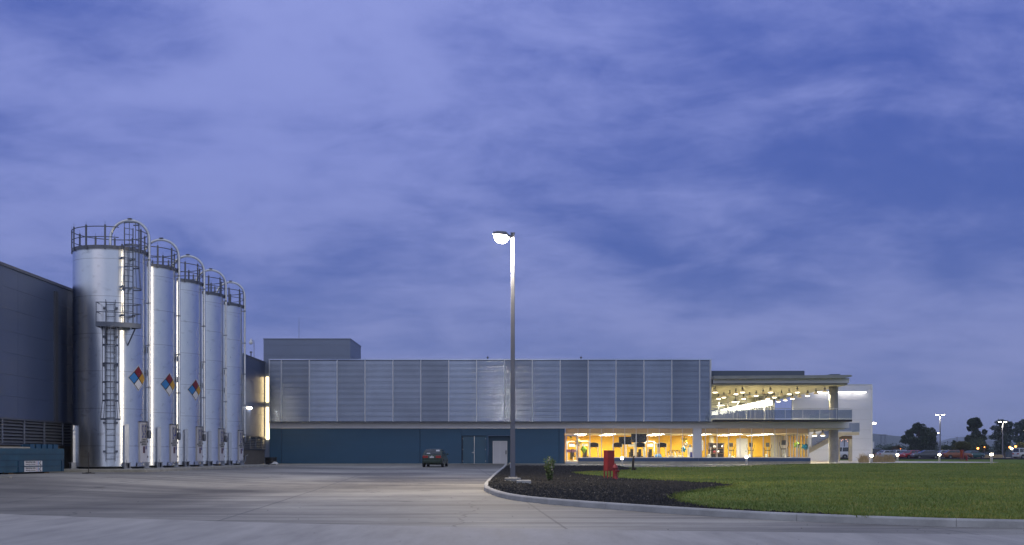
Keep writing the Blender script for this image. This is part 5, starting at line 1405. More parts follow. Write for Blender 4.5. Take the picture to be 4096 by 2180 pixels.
# ================================================================== bollard lights
def make_bollard():
    t = thing('bollard_light', '', 'bollard', (0, 0, 0), 'lit bollard lights along the path')
    m = MB(); m.lathe([(.11, -.15), (.11, .60), (.10, .62)], (0, 0, 0), 18); m.build('bollard_post', 'bollard_grey', t, smooth=40)
    m = MB(); m.lathe([(.085, .62), (.125, .66), (.135, .72), (.125, .79), (.085, .81)], (0, 0, 0), 18); m.build('lamp_lens', 'em_boll', t, smooth=50)
    m = MB(); m.lathe([(.10, .80), (.10, .82), (.06, .84), (.0, .845)], (0, 0, 0), 18); m.build('lamp_cap', 'bollard_grey', t, smooth=40)
    return t
for x, D, yb, l in ((2488, 104.6, 1864, 'lit bollard light beside the near fire cabinet and the gym window'), (2986, 104.8, 1860, 'lit bollard light before the right half of the gym'), (3486, 105.6, 1854, 'lit bollard light among the tall straw coloured grass'), (3590, 130, 1845, 'lit bollard light right of the straw coloured grass, by the red car'), (3757.6, 122, 1846, 'lit bollard light between the grey and the orange car'), (3966, 105, 1849, 'lit bollard light farthest right, alone on the lawn')):
    cx = X(x, D); place('bol', make_bollard, (cx, D, Z(yb, D)), l)

# ================================================================== plants
def leaves(m, c, r, n, s, flat=.6, shell=.55):
    """n leaf-sized faces through an ellipsoid, denser towards its skin"""
    for _ in range(n):
        while True:
            v = Vector((rnd.uniform(-1, 1), rnd.uniform(-1, 1), rnd.uniform(-1, 1)))
            if .05 < v.length <= 1: break
        v = v.normalized() * (v.length ** shell) * (1.0 + .5 * noise.noise((v.x * 2.2 + c[0], v.y * 2.2, v.z * 2.2 + c[2])))
        p = Vector((c[0] + v.x * r[0], c[1] + v.y * r[1], c[2] + v.z * r[2]))
        a = Vector((rnd.gauss(0, 1), rnd.gauss(0, 1), rnd.gauss(0, flat))).normalized() * s * rnd.uniform(.6, 1.3)
        b = a.cross(Vector((rnd.gauss(0, 1), rnd.gauss(0, 1), rnd.gauss(0, 1)))).normalized() * s * rnd.uniform(.25, .55)
        m.add([p - a, p + b, p + a, p - b], [(0, 1, 2, 3)])
def tree(name, label, cat, x, D, base, lobes, n, s, mat, trunk=.3, group='trees beyond the car park', fork=True):
    """lobes given as photo (x, y, half width, half height); the crown gets the same depth as width"""
    b = Vector((X(x, D), D, base)); root = thing(name, label, cat, b, group)
    m = MB(); tot = sum(l[2] * l[3] for l in lobes)
    for lx, ly, rx, rz in lobes:
        c = (X(lx, D), D + rnd.uniform(-.5, .5) * X(CX + rx, D), Z(ly, D))
        rr = X(CX + rx, D); leaves(m, c, (rr, rr * .8, X(CX + rz, D)), int(1.5 * n * (rx * 1.0 * rz) / tot), s * .66)
    m.build('crown', mat, root)
    m = MB(); top = max(lobes, key=lambda l: -l[1]); tz = Z(top[1], D)
    mid = b + Vector((0, 0, (tz - base) * .45))
    m.tube([b - Vector((0, 0, .2)), b + (mid - b) * .5 + Vector((.1 * trunk, 0, 0)), mid, Vector((X(top[0], D), D, tz))], [trunk, trunk * .75, trunk * .55, trunk * .15], 7)
    for lx, ly, rx, rz in lobes:
        e = Vector((X(lx, D), D, Z(ly, D))); st = b + (mid - b) * rnd.uniform(.6, 1.)
        m.tube([st, (st + e) / 2 + Vector((0, 0, -.1)), e], [trunk * .4, trunk * .25, trunk * .08], 5)
    m.build('trunk', 'bark', root)
    return root
GT = .8
tree('broad_tree', 'broad dark tree with several lobes behind the grey car', 'tree', 3680, 300, GT, [(3640, 1736, 16, 18), (3665, 1716, 16, 20), (3692, 1728, 26, 26), (3718, 1742, 24, 28), (3725, 1775, 22, 30), (3690, 1775, 34, 30), (3650, 1762, 26, 18), (3625, 1764, 22, 10), (3615, 1750, 10, 8), (3658, 1795, 26, 20), (3672, 1700, 9, 10)], 9000, .42, 'leaf_dark', .5)
tree('tall_tree', 'tall narrow dark tree with tiered branches behind the olive tree', 'tree', 3903, 290, GT, [(3902, 1684, 16, 13), (3884, 1690, 16, 14), (3915, 1698, 12, 14), (3895, 1712, 22, 12), (3906, 1738, 18, 18), (3885, 1752, 22, 12), (3924, 1754, 26, 14), (3938, 1728, 10, 10), (3905, 1778, 30, 22), (3872, 1772, 14, 12), (3930, 1790, 24, 20), (3895, 1800, 28, 16)], 8000, .40, 'leaf_dark', .5)
tree('feathery_tree', 'feathery grey green tree behind the double lamp on the right', 'tree', 4015, 300, GT, [(4000, 1690, 22, 12), (4025, 1700, 24, 16), (3985, 1712, 24, 10), (4035, 1722, 20, 16), (4005, 1735, 26, 20), (3982, 1748, 20, 10), (4030, 1750, 20, 16), (4008, 1775, 30, 22), (4000, 1800, 24, 16)], 4200, .40, 'leaf_blue', .45)
tree('sparse_tree', 'sparse tall tree at the right edge behind the fence', 'tree', 4075, 310, GT, [(4068, 1702, 14, 12), (4092, 1692, 18, 14), (4085, 1718, 22, 16), (4062, 1730, 14, 16), (4098, 1742, 18, 18), (4072, 1758, 20, 16), (4085, 1780, 16, 14)], 2600, .40, 'leaf_blue', .4)
tree('olive_tree', 'small round olive green tree above the orange car', 'tree', 3848, 225, GT, [(3842, 1780, 20, 14), (3862, 1784, 20, 14), (3850, 1774, 14, 9), (3836, 1796, 22, 12), (3866, 1797, 14, 10)], 3000, .22, 'leaf_olive', .18)
tree('brown_shrub_tree', 'small brownish young tree behind the silver car', 'tree', 3584, 225, GT, [(3578, 1797, 12, 9), (3592, 1790, 9, 9), (3596, 1802, 12, 8), (3570, 1804, 9, 6)], 1300, .2, 'leaf_brown', .1)
tree('dark_bush', 'pointed dark bush left of the olive tree', 'bush', 3818, 260, GT, [(3819, 1776, 9, 14), (3815, 1792, 12, 12), (3827, 1794, 10, 12)], 1600, .26, 'leaf_dark', .15)
tree('hedge_tree', 'low round green tree between the lamp posts', 'tree', 3780, 320, GT, [(3775, 1793, 18, 12), (3794, 1796, 16, 11), (3785, 1788, 14, 8)], 1500, .32, 'leaf_dark', .2)
tree('corner_tree', 'rounded green tree low at the right edge behind the white jeep', 'tree', 4086, 280, GT, [(4080, 1782, 18, 12), (4095, 1790, 18, 14), (4075, 1796, 14, 10)], 1500, .28, 'leaf_olive', .18)
tree('hedge_tree', 'low dark tree clump beside the far white building', 'tree', 3560, 330, GT, [(3550, 1800, 16, 10), (3570, 1794, 14, 11), (3540, 1804, 12, 8), (3612, 1806, 24, 9), (3595, 1800, 16, 8)], 2400, .32, 'leaf_blue', .2)
tree('brown_shrub_tree', 'second brownish bush right of the young brown tree', 'bush', 3622, 228, GT, [(3622, 1808, 16, 6), (3640, 1811, 12, 5), (3608, 1810, 10, 5)], 900, .2, 'leaf_brown', .08)
# far-off belt of trees that reads as one mass
m = MB()
for i in range(150):
    x = rnd.uniform(3480, 4110); D = rnd.uniform(380, 520); h = rnd.uniform(2, 5.5)
    leaves(m, (X(x, D), D, .8 + h * .42), (h * .9, h * .7, h * .5), 110, .42)
tag(m.build('far_wood', 'leaf_blue'), 'far dark belt of trees along the horizon behind the car park', 'wood', kind='stuff')
# oleander in the bed
D = 47.; cx = X(2199, D); gz = lawn_z(cx, D)
root = thing('flowering_shrub', 'young oleander shrub with pale blossoms in the dark mulch', 'shrub', (cx, D, gz))
m = MB(); f = MB(); st = MB()
for i in range(17):
    a = rnd.uniform(0, 6.28); r = rnd.uniform(.05, .26); h = rnd.uniform(.5, .98)
    tip = Vector((cx + r * math.cos(a), D + r * math.sin(a), gz + h)); b = Vector((cx + rnd.uniform(-.04, .04), D + rnd.uniform(-.04, .04), gz - .03))
    st.tube([b, (b + tip) / 2 + Vector((r * .3 * math.cos(a), 0, .05)), tip], [.012, .009, .004], 5)
    for k in range(60):
        t = rnd.uniform(.12, 1.02); p = b + (tip - b) * t
        d = Vector((rnd.gauss(0, 1), rnd.gauss(0, 1), rnd.gauss(.5, .5))).normalized() * rnd.uniform(.08, .15); w = d.cross(Vector((rnd.gauss(0, 1), rnd.gauss(0, 1), 1))).normalized() * .019
        m.add([p, p + d * .5 + w, p + d, p + d * .5 - w], [(0, 1, 2, 3)])
    if i % 2 == 0:
        for k in range(7): 
            p = b + (tip - b) * rnd.uniform(.45, 1.0) + Vector((rnd.gauss(0, .03), rnd.gauss(-.03, .03), 0)); s = rnd.uniform(.018, .032)
            f.add([p + Vector((s * math.cos(q), s * .4 * math.sin(q * 2), s * math.sin(q))) for q in (0, 1.2, 2.5, 3.8, 5.1)], [(0, 1, 2, 3, 4)])
m.build('foliage', 'leaf_green', root); f.build('blossom', 'petal', root); st.build('stem', 'bark', root)
# ornamental grass
for i, (x, D, w, h, l) in enumerate(((3455, 108.2, 20, .78, 'straw coloured grass clump left of the bollard'), (3510, 110, 22, .72, 'straw coloured grass clump just right of the bollard, middle of three'), (3553, 111.5, 26, .74, 'broad straw coloured grass clump at the right end of the path planting'))):
    cx = X(x, D); gz = path_z(cx, D) - .05; m = MB(); rw = X(CX + w, D)
    root = thing('ornamental_grass', l, 'grass clump', (cx, D, gz), 'tall ornamental grasses by the path')
    for k in range(650):
        a = rnd.uniform(0, 6.28); r = rw * math.sqrt(rnd.random()); b = Vector((cx + r * math.cos(a), D + .6 * r * math.sin(a), gz))
        hh = h * rnd.uniform(.3, 1.45) * (1.05 - .75 * (r / rw) ** 2); l_ = Vector((math.cos(a) * rnd.uniform(0, .45) + rnd.gauss(0, .28), math.sin(a) * .3, 0)) * hh
        p1 = b + l_ * .35 + Vector((0, 0, hh * .65)); p2 = b + l_ + Vector((0, 0, hh)); wv = Vector((.011, 0, 0))
        m.add([b - wv, b + wv, p1 + wv, p1 - wv, p2], [(0, 1, 2, 3), (3, 2, 4)])
    m.build('blade_tuft', 'straw', root)
# pale rough grass by the fence
m = MB()
for k in range(5000):
    D = rnd.uniform(262, 280); x = rnd.uniform(3908, 4010); cx = X(x, D); hh = rnd.uniform(.25, .8)
    m.add([(cx - .03, D, .78), (cx + .03, D, .78), (cx + rnd.uniform(-.2, .2), D, .78 + hh)], [(0, 1, 2)])
tag(m.build('rough_grass', 'straw'), 'pale rough grass growing in front of the far fence', 'grass', kind='stuff')
# ================================================================== cars
def paint(name, col):
    if name not in MATS: pm(name, col, .28, .15, .04, 1., coat=.6, rv=.03)
    return name
def car(label, pname, col, loc, rz, L=4.45, W=1.72, H=1.42, kind='sedan', detail=False):
    P = paint('paint_' + pname, col)
    root = thing('parked_car' if kind != 'pickup' else 'pickup_truck', label, {'sedan': 'car', 'wagon': 'car', 'suv': 'car', 'van': 'van', 'pickup': 'truck'}[kind], (0, 0, 0), 'parked cars')
    hb = {'sedan': 1.0, 'wagon': .92, 'suv': 1.02, 'van': 1.1, 'pickup': 1.05}[kind]
    h = L / 2; w = W / 2
    if kind == 'sedan': zt = [.72, .90, .95, .94, .93, .93, .92, .89, .83, .62]
    else: zt = [.80, .96, .98, .96, .94, .94, .94, .92, .86, .66]
    ts = [0, .02, .10, .25, .42, .6, .72, .84, .95, 1.]
    wf = [.80, .90, .97, 1, 1, 1, 1, .97, .90, .78]
    zb = [.42, .30, .24, .20, .18, .18, .20, .22, .28, .40]
    m = MB(); vs = []; K = 9
    for t, f, a, b in zip(ts, wf, zt, zb):
        x = -h + t * L; ww = w * f; zz = a * hb / .93
        sec = [(.82, b), (.97, b + .10), (1.0, (b + zz) * .5), (.985, zz - .10), (.93, zz - .015), (.80, zz + .015)]
        pts = [(x, -ww * u, v) for u, v in sec] + [(x, 0, zz + .03)] + [(x, ww * u, v) for u, v in reversed(sec)]
        vs += pts; K = len(pts)
    fs = [(i * K + k, i * K + k + 1, (i + 1) * K + k + 1, (i + 1) * K + k) for i in range(len(ts) - 1) for k in range(K - 1)]
    fs += [(i * K + K - 1, i * K, (i + 1) * K, (i + 1) * K + K - 1) for i in range(len(ts) - 1)]
    fs += [tuple(range(K)), tuple((len(ts) - 1) * K + k for k in range(K - 1, -1, -1))]
    m.add(vs, fs); m.build('body', P, root, smooth=40)
    xa, xb, xc, xd = {'sedan': (-.42, .24, -.27, .04), 'wagon': (-.47, .24, -.42, .05), 'suv': (-.48, .24, -.44, .08), 'van': (-.485, .36, -.46, .22), 'pickup': (-.10, .24, -.07, .08)}[kind]
    xa, xb, xc, xd = (v * L for v in (xa, xb, xc, xd)); wb, wr = w * .93, w * .70
    zb_ = hb + .0; bot = [(xa, -wb), (xb, -wb), (xb, wb), (xa, wb)]; tp = [(xc, -wr), (xd, -wr), (xd, wr), (xc, wr)]
    m = MB(); n = 5; vs = []
    for i in range(n + 1):                      # curved tumblehome
        t = i / n; e = math.sin(t * math.pi / 2) ** .0 * t; zc = zb_ + (H - zb_) * (1 - (1 - t) ** 1.25)
        for (ax, ay), (bx_, by) in zip(bot, tp): vs.append((ax + (bx_ - ax) * t, ay + (by - ay) * t ** 1.3, zc))
    vs += [(xc + .1, -wr * .7, H + .035), (xd - .1, -wr * .7, H + .035), (xd - .1, wr * .7, H + .035), (xc + .1, wr * .7, H + .035)]
    n += 1
    m.add(vs, [(i * 4 + k, i * 4 + (k + 1) % 4, (i + 1) * 4 + (k + 1) % 4, (i + 1) * 4 + k) for i in range(n) for k in range(4)] + [tuple(n * 4 + k for k in range(4))])
    m.build('cabin', P, root, smooth=50)
    def pt(face, u, v, off=.012):
        t = .10 + .76 * v; zc = zb_ + (H - zb_) * (1 - (1 - t) ** 1.25); q = []
        for (ax, ay), (bx_, by) in zip(bot, tp): q.append(Vector((ax + (bx_ - ax) * t, ay + (by - ay) * t ** 1.3, zc)))
        a, b = {'r': (q[0], q[1]), 'f': (q[1], q[2]), 'l': (q[2], q[3]), 'b': (q[3], q[0])}[face]
        nrm = {'r': (0, -1, .3), 'l': (0, 1, .3), 'f': (.7, 0, .7), 'b': (-.7, 0, .7)}[face]
        return a + (b - a) * u + Vector(nrm).normalized() * off
    def win(name, face, u0, u1):
        m = MB(); n = 4; vs = []
        for i in range(n + 1): vs += [pt(face, u0, i / n), pt(face, u1, i / n)]
        m.add(vs, [(2 * i, 2 * i + 1, 2 * i + 3, 2 * i + 2) for i in range(n)]); m.build(name, 'glass_dark', root, smooth=180)
    win('windscreen', 'f', .06, .94); win('rear_window', 'b', .08, .92)
    for s in ('r', 'l'):
        spl = ((.05, .34), (.37, .66), (.69, .94)) if kind in ('wagon', 'suv', 'van') else ((.08, .5), (.535, .93))
        for a, b in spl:
            if s == 'l': a, b = 1 - b, 1 - a
            win('side_window', s, a, b)
    wr_ = .31 if kind in ('sedan', 'wagon') else .36
    for sx in (-.285, .30):
        for s in (-1, 1):
            y = s * (w - .09); x = sx * L
            m = MB(); m.lathe([(wr_ * .62, -.10), (wr_ * .96, -.10), (wr_, -.06), (wr_, .06), (wr_ * .96, .10), (wr_ * .62, .10)], (x, y, wr_), 22, axis='y', cap=True); wh = m.build('wheel', 'rubber', root, smooth=40)
            m = MB(); yo = y + s * .085
            m.lathe([(0, s * .022), (.05, s * .02), (wr_ * .55, s * .008), (wr_ * .64, s * .022), (wr_ * .66, 0)], (x, yo, wr_), 20, axis='y', cap=False); m.build('rim', 'rim', wh, smooth=40)
            m = MB()
            for k in range(5):
                a0 = k * 1.2566 + .3; m.add([(x + r * math.cos(a), yo + s * .0235, wr_ + r * math.sin(a)) for r, a in ((wr_ * .26, a0), (wr_ * .52, a0 - .22), (wr_ * .52, a0 + .22))], [(0, 1, 2)])
            m.build('rim_slot', 'black', wh)
            m = MB(); pts = [(x + (wr_ + .055) * math.cos(R(a)), y + s * .0, wr_ + (wr_ + .055) * math.sin(R(a))) for a in range(-10, 191, 20)]
            m.ext(pts, (0, s * .098, 0)); m.build('wheel_arch', 'black', root)
    for s in (-1, 1):
        m = MB(); m.bbox(-h - .015, -h + .16, s * w * .62 - .21, s * w * .62 + .21, .70 * hb / .93, .86 * hb / .93, .02); tl = m.build('taillight', 'tail_red', root)
        m = MB(); m.box(-h - .02, -h - .014, s * w * .62 - .17, s * w * .62 + .17, .79 * hb / .93, .84 * hb / .93); m.build('lens_strip', 'hz_red', tl)
        m = MB(); m.bbox(h - .22, h - .0, s * w * .58 - .19, s * w * .58 + .19, .60 * hb / .93, .74 * hb / .93, .03); m.build('headlight', 'lamp_clear', root)
        m = MB(); m.ell((xb - .28, s * (w + .07), hb + .05), (.07, .10, .07), 10); m.build('wing_mirror', P, root, smooth=180)
        m = MB(); m.box(-.3, .9, s * w * 1.0 - .008, s * w * 1.0 + .012, .50, .55); m.build('side_strip', 'black', root)
        for dx in (-.28, .62):
            m = MB(); m.box(dx, dx + .16, s * w * .985 - .01, s * w * .985 + .018, .80 * hb / .93, .83 * hb / .93); m.build('door_handle', P, root)
    m = MB(); m.bbox(-h - .05, -h + .18, -w * .88, w * .88, .36, .58, .05); m.build('bumper', P, root)
    m = MB(); m.bbox(h - .18, h + .05, -w * .86, w * .86, .32, .54, .05); m.build('bumper', P, root)
    m = MB(); m.box(-h - .03, -h - .012, -.17, .17, .69 * hb / .93, .80 * hb / .93); m.build('number_plate', 'plate', root)
    if detail:
        m = MB(); m.lathe([(0, -.012), (.045, -.012), (.055, -.004), (.055, .0)], (-h + .005, 0, .885), 14, axis='x', cap=False); m.build('badge', 'rim', root)
        m = MB(); m.tube([(-h + .1, -.42 * -1, .24), (-h - .05, .42, .235)], .035, 8); m.build('exhaust_pipe', 'galv_dark', root)
        m = MB(); p = [pt('b', .68, .55, .016), pt('b', .89, .55, .016), pt('b', .89, .95, .016), pt('b', .68, .95, .016)]; m.add(p, [(0, 1, 2, 3)]); m.build('window_sticker', 'cloth_white', root)
        m = MB(); p = [pt('b', .68 - .5, .02, .016), pt('b', .89 - .5, .02, .016), pt('b', .86 - .5, .2, .016), pt('b', .72 - .5, .2, .016)]; m.add(p, [(0, 1, 2, 3)]); m.build('window_sticker', 'cloth_white', root)
    if kind == 'pickup':
        m = MB(); m.box(-h + .03, xa - .02, -w * .95, -w * .95 + .06, hb, hb + .14); m.box(-h + .03, xa - .02, w * .95 - .06, w * .95, hb, hb + .14); m.build('bed_side', P, root)
    root.location = loc; root.rotation_euler = (0, 0, rz)
    return root
D = 93.2; cx = X(1738, D)
car('dark green sedan parked alone on the yard, seen from behind, by the blue wall', 'green', (.004, .026, .014), (cx, D + 1.0, ground_z(cx, D)), R(90 - 3.5), 4.4, 1.70, 1.44, 'sedan', True)
CZ = .76
lot = [(3703.5 + 40 * 0, 190, 0, 'dark grey sedan side-on in the car park, behind the lawn, left of a bollard', 'grey', (.055, .062, .078), 4.6, 1.75, 1.40, 'sedan', 180),
       (3640, 193, 0, 'bright red hatchback peeking out left of the grey sedan', 'red', (.36, .014, .02), 4.1, 1.68, 1.40, 'wagon', -150),
       (3626, 199, 0, 'dark blue grey sedan behind the red hatchback', 'slate', (.05, .06, .08), 4.5, 1.75, 1.42, 'sedan', -150),
       (3556, 198, 0, 'silver sedan behind the straw coloured grass', 'silver', (.42, .44, .48), 4.6, 1.75, 1.42, 'sedan', 20),
       (3513, 203, 0, 'black off-roader between the white building and the silver sedan', 'black', (.010, .010, .013), 4.6, 1.85, 1.75, 'suv', 15),
       (3616, 212, 0, 'white estate car behind the dark blue grey sedan', 'white', (.52, .53, .55), 4.4, 1.72, 1.55, 'wagon', 10),
       (3826.7, 190, 0, 'orange brown sedan side-on behind the far red cabinet', 'orange', (.21, .062, .02), 4.75, 1.78, 1.42, 'sedan', 0),
       (3792, 199, 0, 'pale silver sedan behind the nose of the orange sedan', 'pale', (.45, .46, .48), 4.5, 1.74, 1.42, 'sedan', 0),
       (3894, 205, 0, 'small teal sedan behind the tail of the orange sedan', 'teal', (.018, .085, .085), 4.2, 1.68, 1.38, 'sedan', 25),
       (4098, 196, 0, 'white jeep cut off by the right edge', 'jeep', (.50, .50, .50), 3.9, 1.7, 1.80, 'suv', 20),
       (3381, 189, 0, 'white pickup truck seen through the passage under the stair', 'pickup', (.55, .56, .55), 4.9, 1.8, 1.62, 'pickup', 180),
       (3341, 186, 0, 'white van at the left side of the passage under the stair', 'van', (.58, .58, .60), 4.6, 1.8, 1.95, 'van', 180)]
for x, D, _, lab, pn, colr, L, W, H, kind, a in lot:
    car(lab, pn, colr, (X(x, D), D, CZ), R(a), L, W, H, kind)

# ================================================================== car-park lamps
PARK = []
def park_lamp(x, ytop, D, heads, lab, lit=True):
    zt = Z(ytop, D); cx = X(x, D); root = thing('car_park_lamp', lab, 'street lamp', (cx, D, .78), 'street lamps in the car park')
    m = MB(); m.tube([(cx, D, .7), (cx, D, zt - .1)], [.16, .11], 8); m.build('pole', 'lamp_pole', root, smooth=40)
    m = MB(); m.lathe([(.3, 0), (.3, .5), (.28, .52)], (cx, D, .76), 12); m.build('footing', 'concrete_grey', root)
    for s in heads:
        m = MB(); m.box(min(cx, cx + s * .2), max(cx, cx + s * .2), D - .05, D + .05, zt - .12, zt - .02); m.build('arm', 'lamp_pole', root)
        m = MB(); m.bbox(cx + s * .62 - .42, cx + s * .62 + .42, D - .2, D + .2, zt - .02, zt + .12, .05); hd = m.build('lamp_head', 'lamp_pole', root)
        if lit:
            m = MB(); PARK.append((cx + s * .62, D, zt - .3)); m.ell((cx + s * .62, D, zt - .03), (.40, .19, .09), 12); m.build('lamp_lens', 'em_park', hd, smooth=180)
park_lamp(3673, 1704, 312, (.35,), 'single headed lit street lamp before the broad dark tree')
park_lamp(3760.3, 1658.5, 237, (-1, 1), 'tallest lit street lamp with two heads, in the middle of the car park')
park_lamp(3752, 1731, 400, (.1,), 'far short lit street lamp just left of the tallest lamp')
park_lamp(4010.5, 1687, 276, (-1, 1), 'lit street lamp with two heads before the feathery tree')
park_lamp(4094.5, 1722, 350, (.1,), 'lit street lamp cut by the right edge')
park_lamp(3661, 1746, 420, (.3,), 'unlit thin far lamp pole left of the single headed lamp', False)
ol = [(3806.5, 1793, 268, 'red orange street light left of the dark bush'), (3911.5, 1793.5, 268, 'orange street light under the tall narrow tree'), (4039.5, 1789, 268, 'orange street light under the feathery tree, upper left of three'), (4047.5, 1794, 268, 'pale street light under the feathery tree, lowest of three'), (4062.5, 1786, 268, 'red orange street light under the feathery tree, highest of three'), (3938, 1788, 268, 'tiny orange light right of the tall narrow tree'), (3602 , 1796, 268, 'tiny orange light left of the broad tree'), (4087.5, 1804.5, 268, 'orange street light above the white jeep')]
for x, y, D, lab in ol:
    cx, zz = X(x, D), Z(y, D); r = .21 if 'tiny' not in lab else .09
    root = thing('far_street_light', lab, 'street lamp', (cx, D, .8), 'far orange street lights')
    m = MB(); m.tube([(cx, D + .1, .7), (cx, D + .1, zz)], .09, 6); m.build('pole', 'galv_dark', root)
    m = MB(); m.ell((cx, D, zz), (r * 1.2, r, r), 10); m.build('lamp_lens', 'em_park' if 'pale' in lab else 'em_orange', root, smooth=180)
# fence, far building, pylon and wires
D = 330; root = thing('screen_fence', 'long dark blue mesh fence behind the rough grass', 'fence', (X(4000, D), D, .8))
em('em_town', (1, .45, .2), 4.)
pm('fence_mesh', (.05, .075, .11), .8, 0, .2, .3)
n = 14; x0, x1 = X(3868, D), X(4140, D)
for i in range(n):
    a, b = x0 + (x1 - x0) * i / n, x0 + (x1 - x0) * (i + 1) / n
    m = MB(); m.box(a + .06, b - .06, D, D + .04, .8, Z(1808.5, D)); m.build('mesh_panel', 'fence_mesh', root)
    m = MB(); m.box(a - .05, a + .05, D - .05, D + .05, .7, Z(1807, D)); m.build('fence_post', 'galv_dark', root)
D = 236; root = thing('far_hall', 'long low pale industrial hall far behind the stair passage', 'building', (X(3430, D), D, .8))
x0, x1, zt = X(3300, D), X(3497, D), Z(1769, D)
for i in range(5):
    m = MB(); a = .8 + (zt - .8) * i / 5; b = .8 + (zt - .8) * (i + 1) / 5; m.box(x0, x1, D, D + 20, a + .01, b - .01); m.build('wall_panel', 'pale_wall', root)
m = MB(); m.box(x0 - .05, x1 + .05, D - .05, D + 20.05, zt, zt + .15); m.build('roof_edge', 'alu', root)
D = 222; root = thing('steel_post', 'slim grey steel post in front of the far pale hall', 'post', (X(3377.5, D), D, .8))
m = MB(); m.tube([(X(3377.5, D), D, .7), (X(3377.5, D), D, Z(1757, D))], .10, 8); m.build('post_shaft', 'lamp_pole', root)
m = MB(); m.lathe([(.22, 0), (.22, .1), (.14, .14)], (X(3377.5, D), D, .78), 10); m.build('post_foot', 'concrete_grey', root)
for i, (x, y) in enumerate(((3371, 1759), (3384, 1758), (3390, 1765), (3366, 1763))):
    D = 700; t = thing('distant_light', 'tiny warm town light seen through the passage, %s' % ['upper left', 'upper right', 'lower right', 'lower left'][i], 'light', (X(x, D), D, Z(y, D)), 'town lights beyond the passage')
    m = MB(); m.ell(t.location, (.22, .22, .22), 8); m.build('lamp_lens', 'em_town', t)
    m = MB(); m.tube([(X(x, D), D + .2, .7), (X(x, D), D + .2, Z(y, D))], .12, 5); m.build('pole', 'galv_dark', t)
def pylon(x0, x1, yt, yb, D, lab):
    root = thing('power_pylon', lab, 'pylon', (X((x0 + x1) / 2, D), D, .8))
    a, b, zt, zc = X(x0, D), X(x1, D), Z(yt, D), Z(yt + 4, D)
    for x in (a, b):
        m = MB(); s = .55
        for dx in (-s, s): m.tube([(x + dx * 1.8, D, .8), (x + dx * .6, D, zt)], .11, 4)
        k = 9
        for i in range(k):
            z0, z1 = .8 + (zt - .8) * i / k, .8 + (zt - .8) * (i + 1) / k; f0, f1 = 1.8 - 1.2 * i / k, 1.8 - 1.2 * (i + 1) / k
            m.tube([(x + (-1) ** i * s * f0, D, z0), (x - (-1) ** i * s * f1, D, z1)], .07, 4)
        m.build('lattice_leg', 'galv_dark', root)
    m = MB(); d = (b - a) * .5
    for z in (zt, zc): m.tube([(a - d, D, z - .2), (a, D, z), (b, D, z), (b + d, D, z - .2)], .10, 4)
    for i in range(7): 
        t = i / 7; m.tube([(a + (b - a) * t, D, zt if i % 2 else zc), (a + (b - a) * (t + 1 / 7), D, zc if i % 2 else zt)], .06, 4)
    m.build('crossarm', 'galv_dark', root)
    return zt
pylon(3524, 3541, 1738, 1800, 820, 'lattice power pylon in front of the left hill')
D = 1200; root = thing('power_pole', 'thin distant power pole on the right hill', 'pole', (X(3828, D), D, .8))
m = MB(); m.tube([(X(3828, D), D, .8), (X(3828, D), D, Z(1747, D))], .35, 5); m.build('pole', 'galv_dark', root)
m = MB(); m.box(X(3822, D), X(3834, D), D - .2, D + .2, Z(1751, D), Z(1750, D)); m.build('crossarm', 'galv_dark', root)
for i, (pts, lab) in enumerate((([(3524, 1741, 820), (3440, 1745, 700)], 'power line running left from the pylon'),
                  ([(3541, 1741, 820), (3600, 1745, 840), (3680, 1736, 900), (3828, 1748, 1200)], 'power line from the pylon across the broad tree to the far pole'),
                  ([(3828, 1749, 1200), (3950, 1754, 1500), (4130, 1756, 2000)], 'power line running right from the far pole'))):
    m = MB(); m.tube([(X(x, D), D, Z(y, D)) for x, y, D in pts], [.05 * D / 800 for _, _, D in pts], 4)
    tag(m.build('power_line', 'galv_dark'), lab, 'cable', 'power lines in the distance')

# evening haze between the yard and the hills
m = MB(); m.box(-5200, 5200, -600, 6200, -1.2, 112)
hz_ = bpy.data.materials.new('haze_air'); hz_.use_nodes = True; t_ = hz_.node_tree
for n_ in list(t_.nodes):
    if n_.type == 'BSDF_PRINCIPLED': t_.nodes.remove(n_)
pv = t_.nodes.new('ShaderNodeVolumePrincipled'); pv.inputs['Color'].default_value = (.72, .80, 1., 1); pv.inputs['Density'].default_value = .00020
t_.links.new(pv.outputs[0], t_.nodes['Material Output'].inputs['Volume'])
tag(m.build('haze', hz_), 'thin blue evening haze that softens the far hills', 'haze', kind='stuff')

# ================================================================== camera, sky and sun
cam = bpy.data.cameras.new('camera'); co = bpy.data.objects.new('camera', cam); COL.objects.link(co)
co.location = (0, 0, EYE); co.rotation_euler = (R(90), 0, 0)
cam.sensor_width = 36; cam.lens = 36 * F / 4096; cam.shift_y = (HY - 1090) / 4096; cam.shift_x = 0
cam.clip_end = 40000; cam.clip_start = .1
SC.camera = co
W = bpy.data.worlds.new('World'); SC.world = W; W.use_nodes = True
nt = W.node_tree; bg = nt.nodes['Background']
tc = nn(nt, 'ShaderNodeTexCoord'); sp = nn(nt, 'ShaderNodeSeparateXYZ'); nt.links.new(tc.outputs['Generated'], sp.inputs[0])
x_, y_, z_ = sp.outputs
zz = math_(nt, 'MAXIMUM', z_, .0)
den = math_(nt, 'ADD', zz, .24)
u = math_(nt, 'DIVIDE', x_, den); v = math_(nt, 'DIVIDE', y_, den)
cb = nn(nt, 'ShaderNodeCombineXYZ'); nt.links.new(u, cb.inputs[0]); nt.links.new(v, cb.inputs[1])
